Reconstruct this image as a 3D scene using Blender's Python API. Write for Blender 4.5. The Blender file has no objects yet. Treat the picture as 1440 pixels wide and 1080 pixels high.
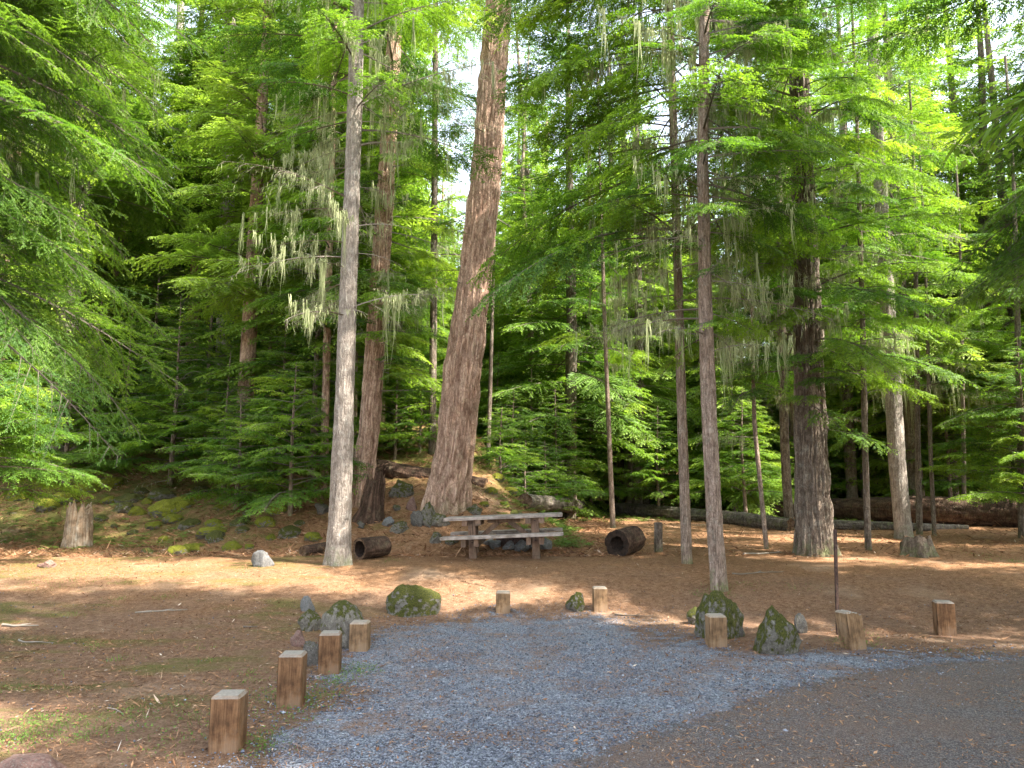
import bpy, bmesh, math, random
import numpy as np
from mathutils import Vector, Matrix, Quaternion, Euler
R = math.radians
random.seed(11)
rng = np.random.default_rng(7)
scene = bpy.context.scene
COL = scene.collection
PITCH = R(7.25); CAMZ = 1.68; F = 1100.0

# ------------------------------------------------------------------ noise
def _h(ix, iy, iz, s):
    n = (ix * 374761393 + iy * 668265263 + iz * 1274126177 + s * 974711) & 0xffffffff
    n = ((n ^ (n >> 13)) * 1103515245) & 0xffffffff
    n = ((n ^ (n >> 16)) * 2246822519) & 0xffffffff
    return ((n >> 8) & 0xffff) / 65535.0
def vnoise(p, s=0):
    p = np.asarray(p, float)
    i = np.floor(p).astype(np.int64); f = p - i; f = f * f * (3 - 2 * f)
    x, y, z = i[:, 0], i[:, 1], i[:, 2]; fx, fy, fz = f[:, 0], f[:, 1], f[:, 2]
    def L(a, b, t): return a + (b - a) * t
    c = [[[_h(x + a, y + b, z + c_, s) for c_ in (0, 1)] for b in (0, 1)] for a in (0, 1)]
    return L(L(L(c[0][0][0], c[1][0][0], fx), L(c[0][1][0], c[1][1][0], fx), fy),
             L(L(c[0][0][1], c[1][0][1], fx), L(c[0][1][1], c[1][1][1], fx), fy), fz)
def fbm(p, s=0, o=4):
    p = np.asarray(p, float); r = 0; a = .5
    for k in range(o):
        r = r + a * (vnoise(p * 2 ** k + 17.3 * k, s + k) - .5); a *= .5
    return r * 2
def n2(x, y, f, s=0, o=3):
    x = np.atleast_1d(x).astype(float).ravel(); y = np.atleast_1d(y).astype(float).ravel()
    return fbm(np.stack([x * f, y * f, np.zeros_like(x) + .37], 1), s, o)
def sst(a, b, x):
    t = np.clip((x - a) / (b - a), 0, 1); return t * t * (3 - 2 * t)

# ------------------------------------------------------------------ terrain
def H(x, y):
    x = np.atleast_1d(x).astype(float).ravel(); y = np.atleast_1d(y).astype(float).ravel()
    h = .34 * sst(9.0, 13.5, y) + .018 * np.clip(y - 14, 0, 20) + .05 * np.clip(y - 36, 0, 80)
    h = h - .10 * np.exp(-((y - 10.3) / 1.1) ** 2) * sst(-3, 0, x) * (1 - sst(5, 8, x))
    y0 = 15.3 + 1.9 * sst(-5, -8.5, x) - .5 * sst(-3.2, -1.5, x)
    d = np.maximum(0, y - y0)
    m = 1 - sst(-1.1, 1.6, x + .5 * np.clip(17.5 - y, 0, 3) + .10 * np.maximum(0, y - 19.5))
    h = h + m * 3.9 * np.tanh(.36 * d / 3.9)
    rough = .02 + .10 * sst(14, 19, y)
    h = h + n2(x, y, .55, 3) * rough + n2(x, y, .12, 9, 2) * .25 * sst(14, 30, y)
    h = h + m * sst(.3, 2.5, d) * n2(x, y, 1.3, 5) * .22
    return h
def Hs(x, y): return float(H(x, y)[0])
def ray(px, py):
    a = (px - 720) / F; u = (540 - py) / F
    return np.array([a, math.cos(PITCH) - math.sin(PITCH) * u, math.sin(PITCH) + math.cos(PITCH) * u])
def at_depth(px, py, Y):
    d = ray(px, py); t = Y / d[1]
    return np.array([d[0] * t, Y, CAMZ + d[2] * t])
def on_ground(px, py):
    d = ray(px, py); t = np.arange(2, 120, .04)
    P = d[None, :] * t[:, None] + np.array([0, 0, CAMZ])
    below = P[:, 2] < H(P[:, 0], P[:, 1])
    k = int(np.argmax(below)) if below.any() else len(t) - 1
    return P[k, 0], P[k, 1], Hs(P[k, 0], P[k, 1])
def gxy(x, y, dz=0): return (x, y, Hs(x, y) + dz)

# ------------------------------------------------------------------ mesh & object helpers
def mesh(name, V, Q, mats, mi=None, attr=None, smooth=False, T=None):
    """V (n,3); Q (m,4) quads; T (k,3) tris after the quads"""
    V = np.asarray(V, np.float32); Q = np.zeros((0, 4), int) if Q is None else np.asarray(Q, int)
    T = np.zeros((0, 3), int) if T is None else np.asarray(T, int)
    me = bpy.data.meshes.new(name)
    me.vertices.add(len(V)); me.vertices.foreach_set('co', V.ravel())
    li = np.concatenate([Q.ravel(), T.ravel()]).astype(np.int32)
    me.loops.add(len(li)); me.loops.foreach_set('vertex_index', li)
    n = len(Q) + len(T); me.polygons.add(n)
    st = np.concatenate([np.arange(len(Q)) * 4, len(Q) * 4 + np.arange(len(T)) * 3]).astype(np.int32)
    me.polygons.foreach_set('loop_start', st)
    if mi is not None: me.polygons.foreach_set('material_index', np.asarray(mi, np.int32))
    me.polygons.foreach_set('use_smooth', np.full(n, bool(smooth)))
    for k, v in (attr or {}).items():
        a = me.attributes.new(k, 'FLOAT', 'POINT'); a.data.foreach_set('value', np.asarray(v, np.float32))
    for m in (mats if isinstance(mats, (list, tuple)) else [mats]): me.materials.append(m)
    me.update(calc_edges=True)
    return me
def obj(name, me, parent=None, loc=(0, 0, 0), rot=(0, 0, 0), sc=1):
    o = bpy.data.objects.new(name, me); COL.objects.link(o)
    if parent is not None: o.parent = parent
    o.location = loc
    if isinstance(rot, Quaternion): o.rotation_mode = 'QUATERNION'; o.rotation_quaternion = rot
    else: o.rotation_euler = rot
    o.scale = (sc, sc, sc) if np.isscalar(sc) else sc
    return o
def tag(o, label, cat, group=None):
    o['label'] = label; o['category'] = cat
    if group: o['group'] = group
    return o
def empty(name, label, cat, loc, rz=0, group=None):
    o = bpy.data.objects.new(name, None); COL.objects.link(o); o.location = loc; o.rotation_euler = (0, 0, rz)
    o.empty_display_size = .2
    return tag(o, label, cat, group)
def kind(o, k): o['kind'] = k; return o
def bmesh_mesh(name, bm, mats, smooth=False):
    me = bpy.data.meshes.new(name); bm.to_mesh(me); bm.free()
    for m in (mats if isinstance(mats, (list, tuple)) else [mats]): me.materials.append(m)
    me.polygons.foreach_set('use_smooth', np.full(len(me.polygons), bool(smooth)))
    return me
class MB:
    def __init__(s): s.V = []; s.Q = []; s.M = []; s.A = []; s.n = 0
    def add(s, V, Q, m=0, a=.5):
        V = np.asarray(V, float); Q = np.asarray(Q, int)
        if len(V) == 0: return
        s.V.append(V); s.Q.append(Q + s.n); s.n += len(V)
        s.M.append(np.full(len(Q), m) if np.isscalar(m) else np.asarray(m)); s.A.append(np.full(len(V), a) if np.isscalar(a) else np.asarray(a))
    def arrays(s): return np.concatenate(s.V), np.concatenate(s.Q), np.concatenate(s.M), np.concatenate(s.A)
    def mesh(s, name, mats, smooth=False):
        V, Q, M, A = s.arrays(); return mesh(name, V, Q, mats, M, {'tint': A}, smooth)

# ------------------------------------------------------------------ materials
class NT:
    def __init__(s, name):
        s.m = bpy.data.materials.new(name); s.m.use_nodes = True; s.t = s.m.node_tree; s.t.nodes.clear()
        s.out = s.t.nodes.new('ShaderNodeOutputMaterial')
    def n(s, typ, ins=None, **kw):
        nd = s.t.nodes.new('ShaderNode' + typ)
        for k, v in kw.items(): setattr(nd, k, v)
        for k, v in (ins or {}).items(): s.set(nd.inputs[k], v)
        return nd
    def set(s, sock, v):
        if hasattr(v, 'is_output') or isinstance(v, bpy.types.NodeSocket): s.t.links.new(v, sock)
        elif isinstance(v, bpy.types.Node): s.t.links.new(v.outputs[0], sock)
        else:
            if isinstance(v, (tuple, list)) and len(v) == 3 and len(sock.default_value) == 4: v = (*v, 1)
            sock.default_value = v
    def pos(s, scale=(1, 1, 1), obj_space=True):
        tc = s.n('TexCoord'); m = s.n('Mapping', {'Vector': tc.outputs['Object'] if obj_space else tc.outputs['Object'], 'Scale': scale}); return m.outputs[0]
    def noise(s, v, scale, detail=4, rough=.55, dist=0): return s.n('TexNoise', {'Vector': v, 'Scale': scale, 'Detail': detail, 'Roughness': rough, 'Distortion': dist}).outputs[0]
    def ramp(s, f, stops, interp='LINEAR'):
        r = s.n('ValToRGB', {'Fac': f}); r.color_ramp.interpolation = interp; e = r.color_ramp.elements
        while len(e) < len(stops): e.new(.5)
        for k, (p, c) in enumerate(stops):
            e[k].position = p; e[k].color = (*c, 1) if isinstance(c, tuple) else (c, c, c, 1)
        return r.outputs[0]
    def mix(s, f, a, b, blend='MIX'):
        m = s.n('Mix', data_type='RGBA', blend_type=blend)
        s.set(m.inputs[0], f); s.set(m.inputs[6], a); s.set(m.inputs[7], b); return m.outputs[2]
    def math(s, op, a, b=0, clamp=False):
        m = s.n('Math', operation=op, use_clamp=clamp); s.set(m.inputs[0], a); s.set(m.inputs[1], b); return m.outputs[0]
    def bump(s, h, strength=.5, dist=.02, nrm=None):
        b = s.n('Bump', {'Height': h, 'Strength': strength, 'Distance': dist})
        if nrm is not None: s.set(b.inputs['Normal'], nrm)
        return b.outputs[0]
    def principled(s, col, rough=.8, nrm=None, spec=.25, **k):
        p = s.n('BsdfPrincipled', {'Base Color': col, 'Roughness': rough, 'Specular IOR Level': spec})
        if nrm is not None: s.set(p.inputs['Normal'], nrm)
        for a, v in k.items(): s.set(p.inputs[a], v)
        return p.outputs[0]
    def done(s, sh): s.t.links.new(sh, s.out.inputs['Surface']); return s.m

def foliage_mat(name, dark, mid, light, trans=.5, bright=1.0):
    t = NT(name); a = t.n('Attribute', attribute_name='tint').outputs['Fac']
    oi = t.n('ObjectInfo').outputs['Random']
    big = t.noise(t.n('NewGeometry').outputs['Position'], .35, 2)
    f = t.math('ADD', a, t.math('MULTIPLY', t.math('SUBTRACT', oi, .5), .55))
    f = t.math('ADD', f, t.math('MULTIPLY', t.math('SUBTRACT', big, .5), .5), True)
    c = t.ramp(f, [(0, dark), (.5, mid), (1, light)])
    p = t.principled(c, .55, spec=.3)
    tr = t.n('BsdfTranslucent', {'Color': t.mix(1.0, c, (1.25, 1.3, .55), 'MULTIPLY')}).outputs[0]
    ms = t.n('MixShader', {0: trans}); t.set(ms.inputs[1], p); t.set(ms.inputs[2], tr)
    return t.done(ms.outputs[0])
M = {}
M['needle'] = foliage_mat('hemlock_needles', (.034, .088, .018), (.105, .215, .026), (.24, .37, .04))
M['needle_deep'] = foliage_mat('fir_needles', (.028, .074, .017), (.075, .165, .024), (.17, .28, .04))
M['needle_light'] = foliage_mat('yellow_hemlock_needles', (.06, .13, .022), (.16, .275, .034), (.32, .43, .05))  # yellower, paler needles, mixed in among the boughs for variety
M['needle_far'] = foliage_mat('distant_needles', (.06, .125, .028), (.16, .27, .042), (.30, .41, .07))  # background foliage colour lightened to stand in for sunlight missing between the trees
M['moss_leaf'] = foliage_mat('weed_leaves', (.05, .10, .02), (.10, .18, .03), (.19, .26, .055), .35)

def twig_mat():
    t = NT('twig_wood'); a = t.n('Attribute', attribute_name='tint').outputs['Fac']
    return t.done(t.principled(t.ramp(a, [(0, (.06, .045, .032)), (1, (.30, .26, .21))]), .9))
M['twig'] = twig_mat()
def lichen_mat():
    t = NT('beard_lichen'); a = t.n('Attribute', attribute_name='tint').outputs['Fac']
    c = t.ramp(a, [(0, (.20, .23, .10)), (1, (.50, .53, .29))])
    ms = t.n('MixShader', {0: .4}); t.set(ms.inputs[1], t.principled(c, .9)); t.set(ms.inputs[2], t.n('BsdfTranslucent', {'Color': c}).outputs[0])
    return t.done(ms.outputs[0])
M['lichen'] = lichen_mat()

def bark_mat(name, crack, body, light, scale=1.0, moss=0.0, lich=(.40, .40, .33), lichf=.25, bump=.6):
    t = NT(name); a = t.n('Attribute', attribute_name='tint').outputs['Fac']
    v = t.pos((1, 1, .42)); fine = t.noise(v, 38 * scale, 5, .6, .4); med = t.noise(v, 11 * scale, 4, .6, .6)
    wv = t.n('VectorMath', {0: t.pos((1, 1, .2)), 1: t.n('VectorMath', {0: t.n('TexNoise', {'Vector': t.pos(), 'Scale': 9 * scale, 'Detail': 4}).outputs['Color'], 1: (.14 / scale,) * 3}, operation='MULTIPLY').outputs[0]}, operation='ADD').outputs[0]
    vc = t.n('TexVoronoi', {'Vector': wv, 'Scale': 17 * scale}, feature='DISTANCE_TO_EDGE').outputs['Distance']
    f = t.math('ADD', t.math('MULTIPLY', a, .6), t.math('MULTIPLY', fine, .45), True)
    c = t.ramp(f, [(.16, crack), (.48, body), (.86, light)])
    c = t.mix(t.ramp(med, [(.42, 0.0), (.62, .5)]), c, t.mix(.5, body, light))
    patch = t.noise(t.pos(), 7, 5, .7); lf = t.math('MULTIPLY', t.ramp(patch, [(.52, 0.0), (.66, 1.0)]), lichf)
    c = t.mix(lf, c, lich)
    c = t.mix(t.ramp(vc, [(.0, .55), (.16, 0.0)]), c, crack)
    if moss:
        z = t.n('SeparateXYZ', {0: t.pos()}).outputs[2]
        mz = t.math('ADD', t.math('MULTIPLY', z, -2.2), .55)
        mm = t.math('MULTIPLY', t.math('ADD', mz, t.math('MULTIPLY', t.math('SUBTRACT', patch, .5), 3.5)), moss, True)
        c = t.mix(mm, c, (.09, .11, .02))
    hgt = t.math('ADD', t.math('MULTIPLY', fine, .7), t.math('MULTIPLY', t.math('MINIMUM', vc, .25), 1.6))
    return t.done(t.principled(c, .92, t.bump(hgt, bump, .03 / scale), .15))
M['bark_grey'] = bark_mat('grey_bark', (.11, .088, .072), (.285, .243, .205), (.44, .39, .335), 1.3, .55, (.50, .50, .44), .35)
M['bark_fir'] = bark_mat('old_fir_bark', (.10, .052, .034), (.40, .26, .185), (.58, .44, .34), .8, .25, (.42, .38, .25), .25)
M['bark_brown'] = bark_mat('brown_bark', (.075, .052, .038), (.27, .195, .15), (.43, .35, .29), 1.3, .6)
M['bark_dark'] = bark_mat('dark_bark', (.04, .029, .022), (.165, .125, .095), (.31, .26, .21), 1.1, .6, (.36, .36, .30), .3)
M['bark_log'] = bark_mat('log_bark', (.018, .011, .008), (.082, .048, .032), (.17, .11, .078), .8, 0, (.2, .2, .12), .2)
M['log_grey'] = bark_mat('weathered_log', (.035, .027, .022), (.13, .105, .085), (.34, .30, .26), 1.0, 0, (.14, .17, .05), .5)

def wood_mat(name, dark, mid, light, top=None, grain=(1, 1, .07), gs=30):
    t = NT(name); v = t.pos(grain); g = t.noise(v, gs * 1.6, 7, .72, .5); g2 = t.noise(t.pos(), 5, 3)
    f = t.math('ADD', t.math('MULTIPLY', g, .75), t.math('MULTIPLY', g2, .25))
    c = t.ramp(f, [(.33, dark), (.5, mid), (.68, light)])
    crack = t.ramp(t.noise(t.pos((grain[0], grain[1], grain[2] * .5)), gs * 1.3, 2, .4), [(.27, .35), (.34, 1.0)])
    c = t.mix(1, c, crack, 'MULTIPLY')
    stain = t.ramp(t.noise(t.pos(), 7, 6, .7), [(.38, .35), (.58, 1.0)])
    c = t.mix(.7, c, stain, 'MULTIPLY')
    c = t.mix(t.ramp(t.noise(t.pos(), 4, 5, .7), [(.48, 0.0), (.66, .55)]), c, (.165, .125, .09))
    if top:
        nz = t.n('SeparateXYZ', {0: t.n('TexCoord').outputs['Normal']}).outputs[2]
        c = t.mix(t.ramp(nz, [(.55, 0.0), (.8, 1.0)]), c, t.mix(t.noise(t.pos(), 60, 4), tuple(.4 * k for k in top), top))
    return t.done(t.principled(c, .85, t.bump(g, .5, .006), .2))
M['post'] = wood_mat('treated_post_wood', (.075, .036, .017), (.185, .095, .044), (.28, .165, .088), (.36, .32, .27))
M['post_pale'] = wood_mat('weathered_post_wood', (.115, .066, .033), (.26, .155, .08), (.39, .265, .155), (.42, .36, .29))
M['plank'] = wood_mat('grey_plank_wood', (.19, .145, .12), (.38, .315, .275), (.54, .47, .42), None, (.06, 1, 1), 26)
M['beam'] = wood_mat('brown_beam_wood', (.095, .055, .036), (.19, .118, .08), (.31, .215, .155), None, (1, 1, .08), 22)
M['wood_end'] = wood_mat('cut_log_end', (.045, .025, .015), (.14, .08, .045), (.25, .16, .10), None, (1, 1, 1), 18)
M['rotten'] = wood_mat('pale_rotten_wood', (.16, .065, .03), (.42, .30, .20), (.66, .60, .52), None, (1, 1, .05), 14)
def dark_wood_mat():
    t = NT('near_black_wood'); return t.done(t.principled(t.ramp(t.noise(t.pos(), 20), [(.3, (.012, .009, .007)), (.7, (.05, .03, .02))]), .95))
M['dark_wood'] = dark_wood_mat()  # near-black wood inside hollow logs and on the rotten log end
def metal_mat():
    t = NT('rusty_metal'); c = t.ramp(t.noise(t.pos(), 25, 5), [(.35, (.03, .02, .017)), (.7, (.11, .06, .045))])
    return t.done(t.principled(c, .7, spec=.4, Metallic=.4))
M['metal'] = metal_mat()

def rock_mat(name, base, moss_amt, mg=1.0):
    t = NT(name); v = t.pos(); n1 = t.noise(v, 6, 8, .7); nfine = t.noise(v, 45, 5, .7)
    c = t.ramp(t.math('ADD', t.math('MULTIPLY', n1, .6), t.math('MULTIPLY', nfine, .4)), [(.32, tuple(.35 * k for k in base)), (.5, base), (.68, tuple(min(.8, 1.9 * k) for k in base))])
    lf = t.ramp(t.noise(v, 13, 6, .75), [(.55, 0.0), (.62, .7)])
    c = t.mix(lf, c, (.25, .24, .195))
    nz = t.n('SeparateXYZ', {0: t.n('NewGeometry').outputs['Normal']}).outputs[2]
    mn = t.noise(v, 4.0, 5, .65)
    mf = t.math('ADD', t.math('MULTIPLY', nz, .55), t.math('MULTIPLY', mn, 2.6))
    mf = t.math('ADD', mf, moss_amt - 2.1)
    mf = t.math('MULTIPLY', mf, 6, True)
    mossc = t.ramp(t.noise(v, 22, 6, .7), [(.3, (.022 * mg, .025 * mg, .006)), (.5, (.062 * mg, .066 * mg, .012)), (.72, (.15 * mg, .14 * mg, .022))])
    c = t.mix(mf, c, mossc)
    hb = t.math('ADD', t.math('MULTIPLY', n1, .6), t.math('ADD', t.math('MULTIPLY', nfine, .3), t.math('MULTIPLY', mf, t.noise(v, 90, 3))))
    return t.done(t.principled(c, .9, t.bump(hb, .7, .03), .25))
M['rock_moss'] = rock_mat('mossy_rock', (.12, .108, .09), .84)
M['rock_part'] = rock_mat('part_mossy_rock', (.13, .115, .094), .62)
M['rock_grey'] = rock_mat('bare_grey_rock', (.135, .132, .128), -.4)
M['rock_dark'] = rock_mat('dark_rock', (.085, .076, .066), .3)
M['rock_red'] = rock_mat('reddish_rock', (.17, .10, .08), -.4)
M['rock_green'] = rock_mat('moss_covered_rock', (.12, .11, .085), 1.0, 2.2)

def ground_mat():
    t = NT('needle_litter_ground'); v = t.pos()
    sx = t.n('SeparateXYZ', {0: v}); X, Y = sx.outputs[0], sx.outputs[1]
    fine = t.noise(v, 55, 6, .85); med = t.noise(v, 13, 7, .78); big = t.noise(v, .9, 4, .6)
    f = t.math('ADD', t.math('MULTIPLY', fine, .6), t.math('MULTIPLY', med, .4))
    red = t.ramp(f, [(.36, (.048, .021, .011)), (.47, (.21, .105, .052)), (.57, (.37, .215, .115)), (.67, (.58, .44, .30))])
    dull = t.ramp(f, [(.36, (.045, .027, .018)), (.47, (.17, .10, .064)), (.57, (.29, .185, .125)), (.67, (.50, .38, .28))])
    # the litter is duller towards the road than round the table
    near = t.math('ADD', t.math('MULTIPLY', t.math('SUBTRACT', 13.0, Y), .34), t.math('MULTIPLY', t.math('SUBTRACT', big, .5), 2.2), True)
    c = t.mix(t.math('MULTIPLY', near, .85), red, dull)
    # pale worn sandy patches
    c = t.mix(t.ramp(t.noise(v, .55, 5, .6), [(.56, 0.0), (.68, .42)]), c, (.44, .32, .22))
    # moss on the ground to the left
    left = t.math('MULTIPLY', t.math('SUBTRACT', -1.2, X), .5, True)
    mp = t.noise(t.n('Mapping', {'Vector': v, 'Scale': (.55, 1.3, 1)}).outputs[0], 1.0, 6, .68)
    mf = t.math('MULTIPLY', t.ramp(mp, [(.50, 0.0), (.62, .8)]), left)
    back = t.math('MULTIPLY', t.math('MAXIMUM', t.math('MULTIPLY', t.math('SUBTRACT', Y, 17.8), .5, True), t.math('MULTIPLY', t.math('MULTIPLY', t.math('SUBTRACT', Y, 15.5), .5, True), t.math('MULTIPLY', t.math('SUBTRACT', -4.5, X), .6, True))), t.math('MULTIPLY', t.math('SUBTRACT', 1.5, X), .7, True))
    mf = t.math('MAXIMUM', mf, t.math('MULTIPLY', t.ramp(t.noise(v, 1.4, 6, .7), [(.38, 0.0), (.52, .92)]), back))
    c = t.mix(mf, c, t.ramp(fine, [(.35, (.055, .06, .014)), (.6, (.17, .165, .045))]))
    hb = t.math('ADD', fine, t.math('MULTIPLY', med, .8))
    return t.done(t.principled(c, .95, t.bump(hb, .9, .03), .1))
M['ground'] = ground_mat()
def sheet_mat(name, kind_):
    t = NT(name); v = t.pos(); fe = t.n('Attribute', attribute_name='tint').outputs['Fac']
    vo = t.n('TexVoronoi', {'Vector': v, 'Scale': 80}); rnd = t.n('SeparateColor', {0: vo.outputs['Color']}).outputs[0]
    vs = t.n('TexVoronoi', {'Vector': v, 'Scale': 130}); rnd2 = t.n('SeparateColor', {0: vs.outputs['Color']}).outputs[0]
    big = t.noise(v, 1.1, 5, .65); fine = t.noise(v, 90, 4, .7)
    if kind_ == 'gravel':
        c = t.ramp(t.math('ADD', t.math('MULTIPLY', rnd, .6), t.math('MULTIPLY', rnd2, .4)), [(.1, (.05, .053, .062)), (.5, (.155, .167, .195)), (.9, (.35, .37, .41))])
        c = t.mix(t.ramp(t.noise(v, 1.7, 6, .75), [(.47, 0.0), (.63, .8)]), c, t.ramp(fine, [(.35, (.09, .045, .026)), (.62, (.25, .145, .09))]))
        nr = t.bump(t.math('SUBTRACT', 1.0, vo.outputs['Distance']), .8, .012)
    else:
        c = t.ramp(rnd2, [(.1, (.040, .036, .037)), (.6, (.095, .084, .084)), (.95, (.20, .18, .17))])
        c = t.mix(t.math('MULTIPLY', t.ramp(t.noise(v, 120, 3, .8), [(.50, 0.0), (.62, .75)]), t.ramp(big, [(.35, .35), (.62, 1.0)])), c, (.20, .105, .06))
        c = t.mix(t.ramp(big, [(.42, 0.0), (.66, .4)]), c, (.15, .09, .06))
        nr = t.bump(t.math('SUBTRACT', 1.0, vs.outputs['Distance']), .5, .006)
    p = t.principled(c, .85, nr, .3)
    al = t.math('GREATER_THAN', t.math('ADD', fe, t.math('MULTIPLY', t.math('SUBTRACT', t.math('ADD', t.math('MULTIPLY', fine, .5), t.math('MULTIPLY', t.noise(v, 5, 5, .7), .5)), .5), 2.2)), .5)
    ms = t.n('MixShader', {0: al}); t.set(ms.inputs[1], t.n('BsdfTransparent').outputs[0]); t.set(ms.inputs[2], p)
    return t.done(ms.outputs[0])
M['gravel'] = sheet_mat('blue_grey_gravel', 'gravel'); M['road'] = sheet_mat('worn_asphalt', 'road')
def tint_mat(name, stops, rough=.9):
    t = NT(name); a = t.n('Attribute', attribute_name='tint').outputs['Fac']; return t.done(t.principled(t.ramp(a, stops), rough, spec=.2))
M['stone_bits'] = tint_mat('gravel_stones', [(0, (.04, .042, .05)), (.5, (.13, .14, .17)), (1, (.33, .35, .38))])
M['litter'] = tint_mat('fallen_needles', [(0, (.05, .025, .015)), (.4, (.24, .115, .055)), (.8, (.42, .25, .14)), (1, (.62, .55, .45))])

# ------------------------------------------------------------------ foliage
def nrm(a): return a / np.maximum(1e-9, np.linalg.norm(a, axis=-1, keepdims=True))
Z = np.array([0, 0, 1.0])
def curve_at(O, D, L, dr, t):
    return O + D * (L * t)[:, None] - Z[None] * (dr * L * t * t)[:, None], nrm(D - Z[None] * (2 * dr * t)[:, None])
def offshoots(O, D, N, L, dr, spacing, start, end, ang, lenf, g, jit=.18, cdr=.2):
    cnt = np.maximum(1, ((end - start) * L / spacing).astype(int))
    idx = np.repeat(np.arange(len(L)), cnt)
    k = np.arange(len(idx)) - np.repeat(np.cumsum(cnt) - cnt, cnt)
    t = start + (end - start) * (k + g.random(len(k))) / cnt[idx]
    P, d = curve_at(O[idx], D[idx], L[idx], dr[idx], t)
    side = nrm(np.cross(N[idx], d)) * np.where(k % 2 == 0, 1, -1)[:, None]
    a = ang * (1 - .25 * t) + g.normal(0, .12, len(k))
    cd = nrm(d * np.cos(a)[:, None] + side * np.sin(a)[:, None] + g.normal(0, jit, (len(k), 3)) * np.array([1, 1, .7]))
    cl = lenf(t, L[idx]) * g.uniform(.65, 1.15, len(k))
    cn = nrm(N[idx] + g.normal(0, .25, (len(k), 3)))
    return P, cd, cn, cl, np.full(len(k), cdr) * g.uniform(.5, 1.5, len(k)), t, idx
def blades(mb, P, D, N, L, W, tint, m=0):
    S = nrm(np.cross(N, D)); n = len(P)
    V = np.empty((n, 4, 3)); V[:, 0] = P; V[:, 1] = P + D * (L * .45)[:, None] + S * W[:, None]
    V[:, 2] = P + D * L[:, None] - Z * (L * .12)[:, None]; V[:, 3] = P + D * (L * .45)[:, None] - S * W[:, None]
    mb.add(V.reshape(-1, 3), np.arange(4 * n).reshape(n, 4), m, np.repeat(tint, 4))
def ribbons(mb, O, D, L, dr, w0, w1, m, tint, segs=3):
    """thin three-sided wooden twigs, tapered, following each curve"""
    n = len(L); ref = np.where(np.abs(D[:, 2:3]) > .9, np.array([[1., 0, 0]]), Z[None])
    S = nrm(np.cross(ref, D)); U = nrm(np.cross(D, S)); rows = []
    for k in range(segs + 1):
        t = np.full(n, k / segs); P, d = curve_at(O, D, L, dr, t); w = (w0 + (w1 - w0) * k / segs)
        w = np.broadcast_to(w, (n,))
        for a in (0, 2.094, 4.189):
            rows.append(P + S * (np.cos(a) * w)[:, None] + U * (np.sin(a) * w)[:, None])
    V = np.stack(rows, 1); q = []
    for k in range(segs):
        for a in range(3): b = (a + 1) % 3; q.append([3 * k + a, 3 * k + b, 3 * k + 3 + b, 3 * k + 3 + a])
    q = np.array(q); Q = (np.arange(n)[:, None, None] * (3 * (segs + 1)) + q[None]).reshape(-1, 4)
    mb.add(V.reshape(-1, 3), Q, m, tint)
def bough(L, seed, leaf=.028, lw=.0075, lsp=.028, s2=.055, s3=.042, droop=.22, rise=.12, width=.40, single=False, bare=0.0):
    g = np.random.default_rng(seed); mb = MB(); one = np.array([1.])
    O = np.zeros((1, 3)); D = nrm(np.array([[1, 0, rise]])); N = Z[None].copy(); Ls = one * L; dr = one * droop
    ribbons(mb, O, D, Ls, dr, np.array([.006 + .006 * L]), np.array([.002]), 1, .25, 8)
    P2, D2, N2, L2, r2, t2, _ = offshoots(O, D, N, Ls, dr, s2, .12 + bare, 1., R(62), lambda t, l: l * width * np.clip(1.15 * (1 - t) ** .8 + .10, .1, .8) * np.clip(.35 + t * 2.2, 0, 1), g, .12, .22)
    keep = g.random(len(L2)) > .12; P2, D2, N2, L2, r2, t2 = [a[keep] for a in (P2, D2, N2, L2, r2, t2)]
    ribbons(mb, P2, D2, L2, r2, .0035, .001, 1, .2, 3)
    P3, D3, N3, L3, r3, t3, i3 = offshoots(P2, D2, N2, L2, r2, s3, .12, 1., R(52), lambda t, l: np.clip(l * .36, .03, .2) * np.clip(1.2 * (1 - t) + .25, .2, 1), g, .16, .18)
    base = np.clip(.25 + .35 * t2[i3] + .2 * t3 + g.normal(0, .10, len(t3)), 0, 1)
    if single:
        blades(mb, P3, D3, N3, L3 * 1.15, np.full(len(L3), lw), base)
        blades(mb, *[np.concatenate([a]) for a in (P2, D2, N2)], L2, np.full(len(L2), lw * .8), .3 + .4 * t2)
    else:
        P4, D4, N4, L4, r4, t4, i4 = offshoots(P3, D3, N3, L3, r3, lsp / 2, 0, 1., R(50), lambda t, l: np.full_like(t, leaf), g, .2, .1)
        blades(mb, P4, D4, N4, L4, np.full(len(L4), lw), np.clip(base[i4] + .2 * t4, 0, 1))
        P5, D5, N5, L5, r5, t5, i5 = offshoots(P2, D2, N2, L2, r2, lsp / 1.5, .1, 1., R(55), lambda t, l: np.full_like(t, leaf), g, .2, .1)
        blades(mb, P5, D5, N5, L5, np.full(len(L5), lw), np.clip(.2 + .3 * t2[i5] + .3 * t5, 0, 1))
    return mb.arrays()
FULL = {}; COARSE = {}; NEAR = {}
for k, L in enumerate((.8, 1.5, 2.3, 3.2)):
    for j in range(3):
        dr = .10 + .09 * j + .03 * k
        FULL[(k, j)] = bough(L, 100 + 10 * k + j, droop=dr, rise=.05 + .1 * j, leaf=.038, lw=.010, lsp=.030, s2=.045, s3=.04, width=.46, bare=(0, 0, .10, .16)[k])
        COARSE[(k, j)] = bough(L, 200 + 10 * k + j, droop=dr, rise=.05 + .1 * j, lw=.024, single=True, s2=.055, s3=.05, width=.48)
for j in range(3):
    NEAR[j] = bough(2.6, 300 + j, leaf=.019, lw=.0040, lsp=.011, s2=.042, s3=.034, droop=.34, rise=.12, width=.40)
CLS = (.8, 1.5, 2.3, 3.2)
def bough_mesh(A, name, m): V, Q, mi, a = A; return mesh(name, V, Q, [m, M['twig']], mi, {'tint': a})
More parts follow.
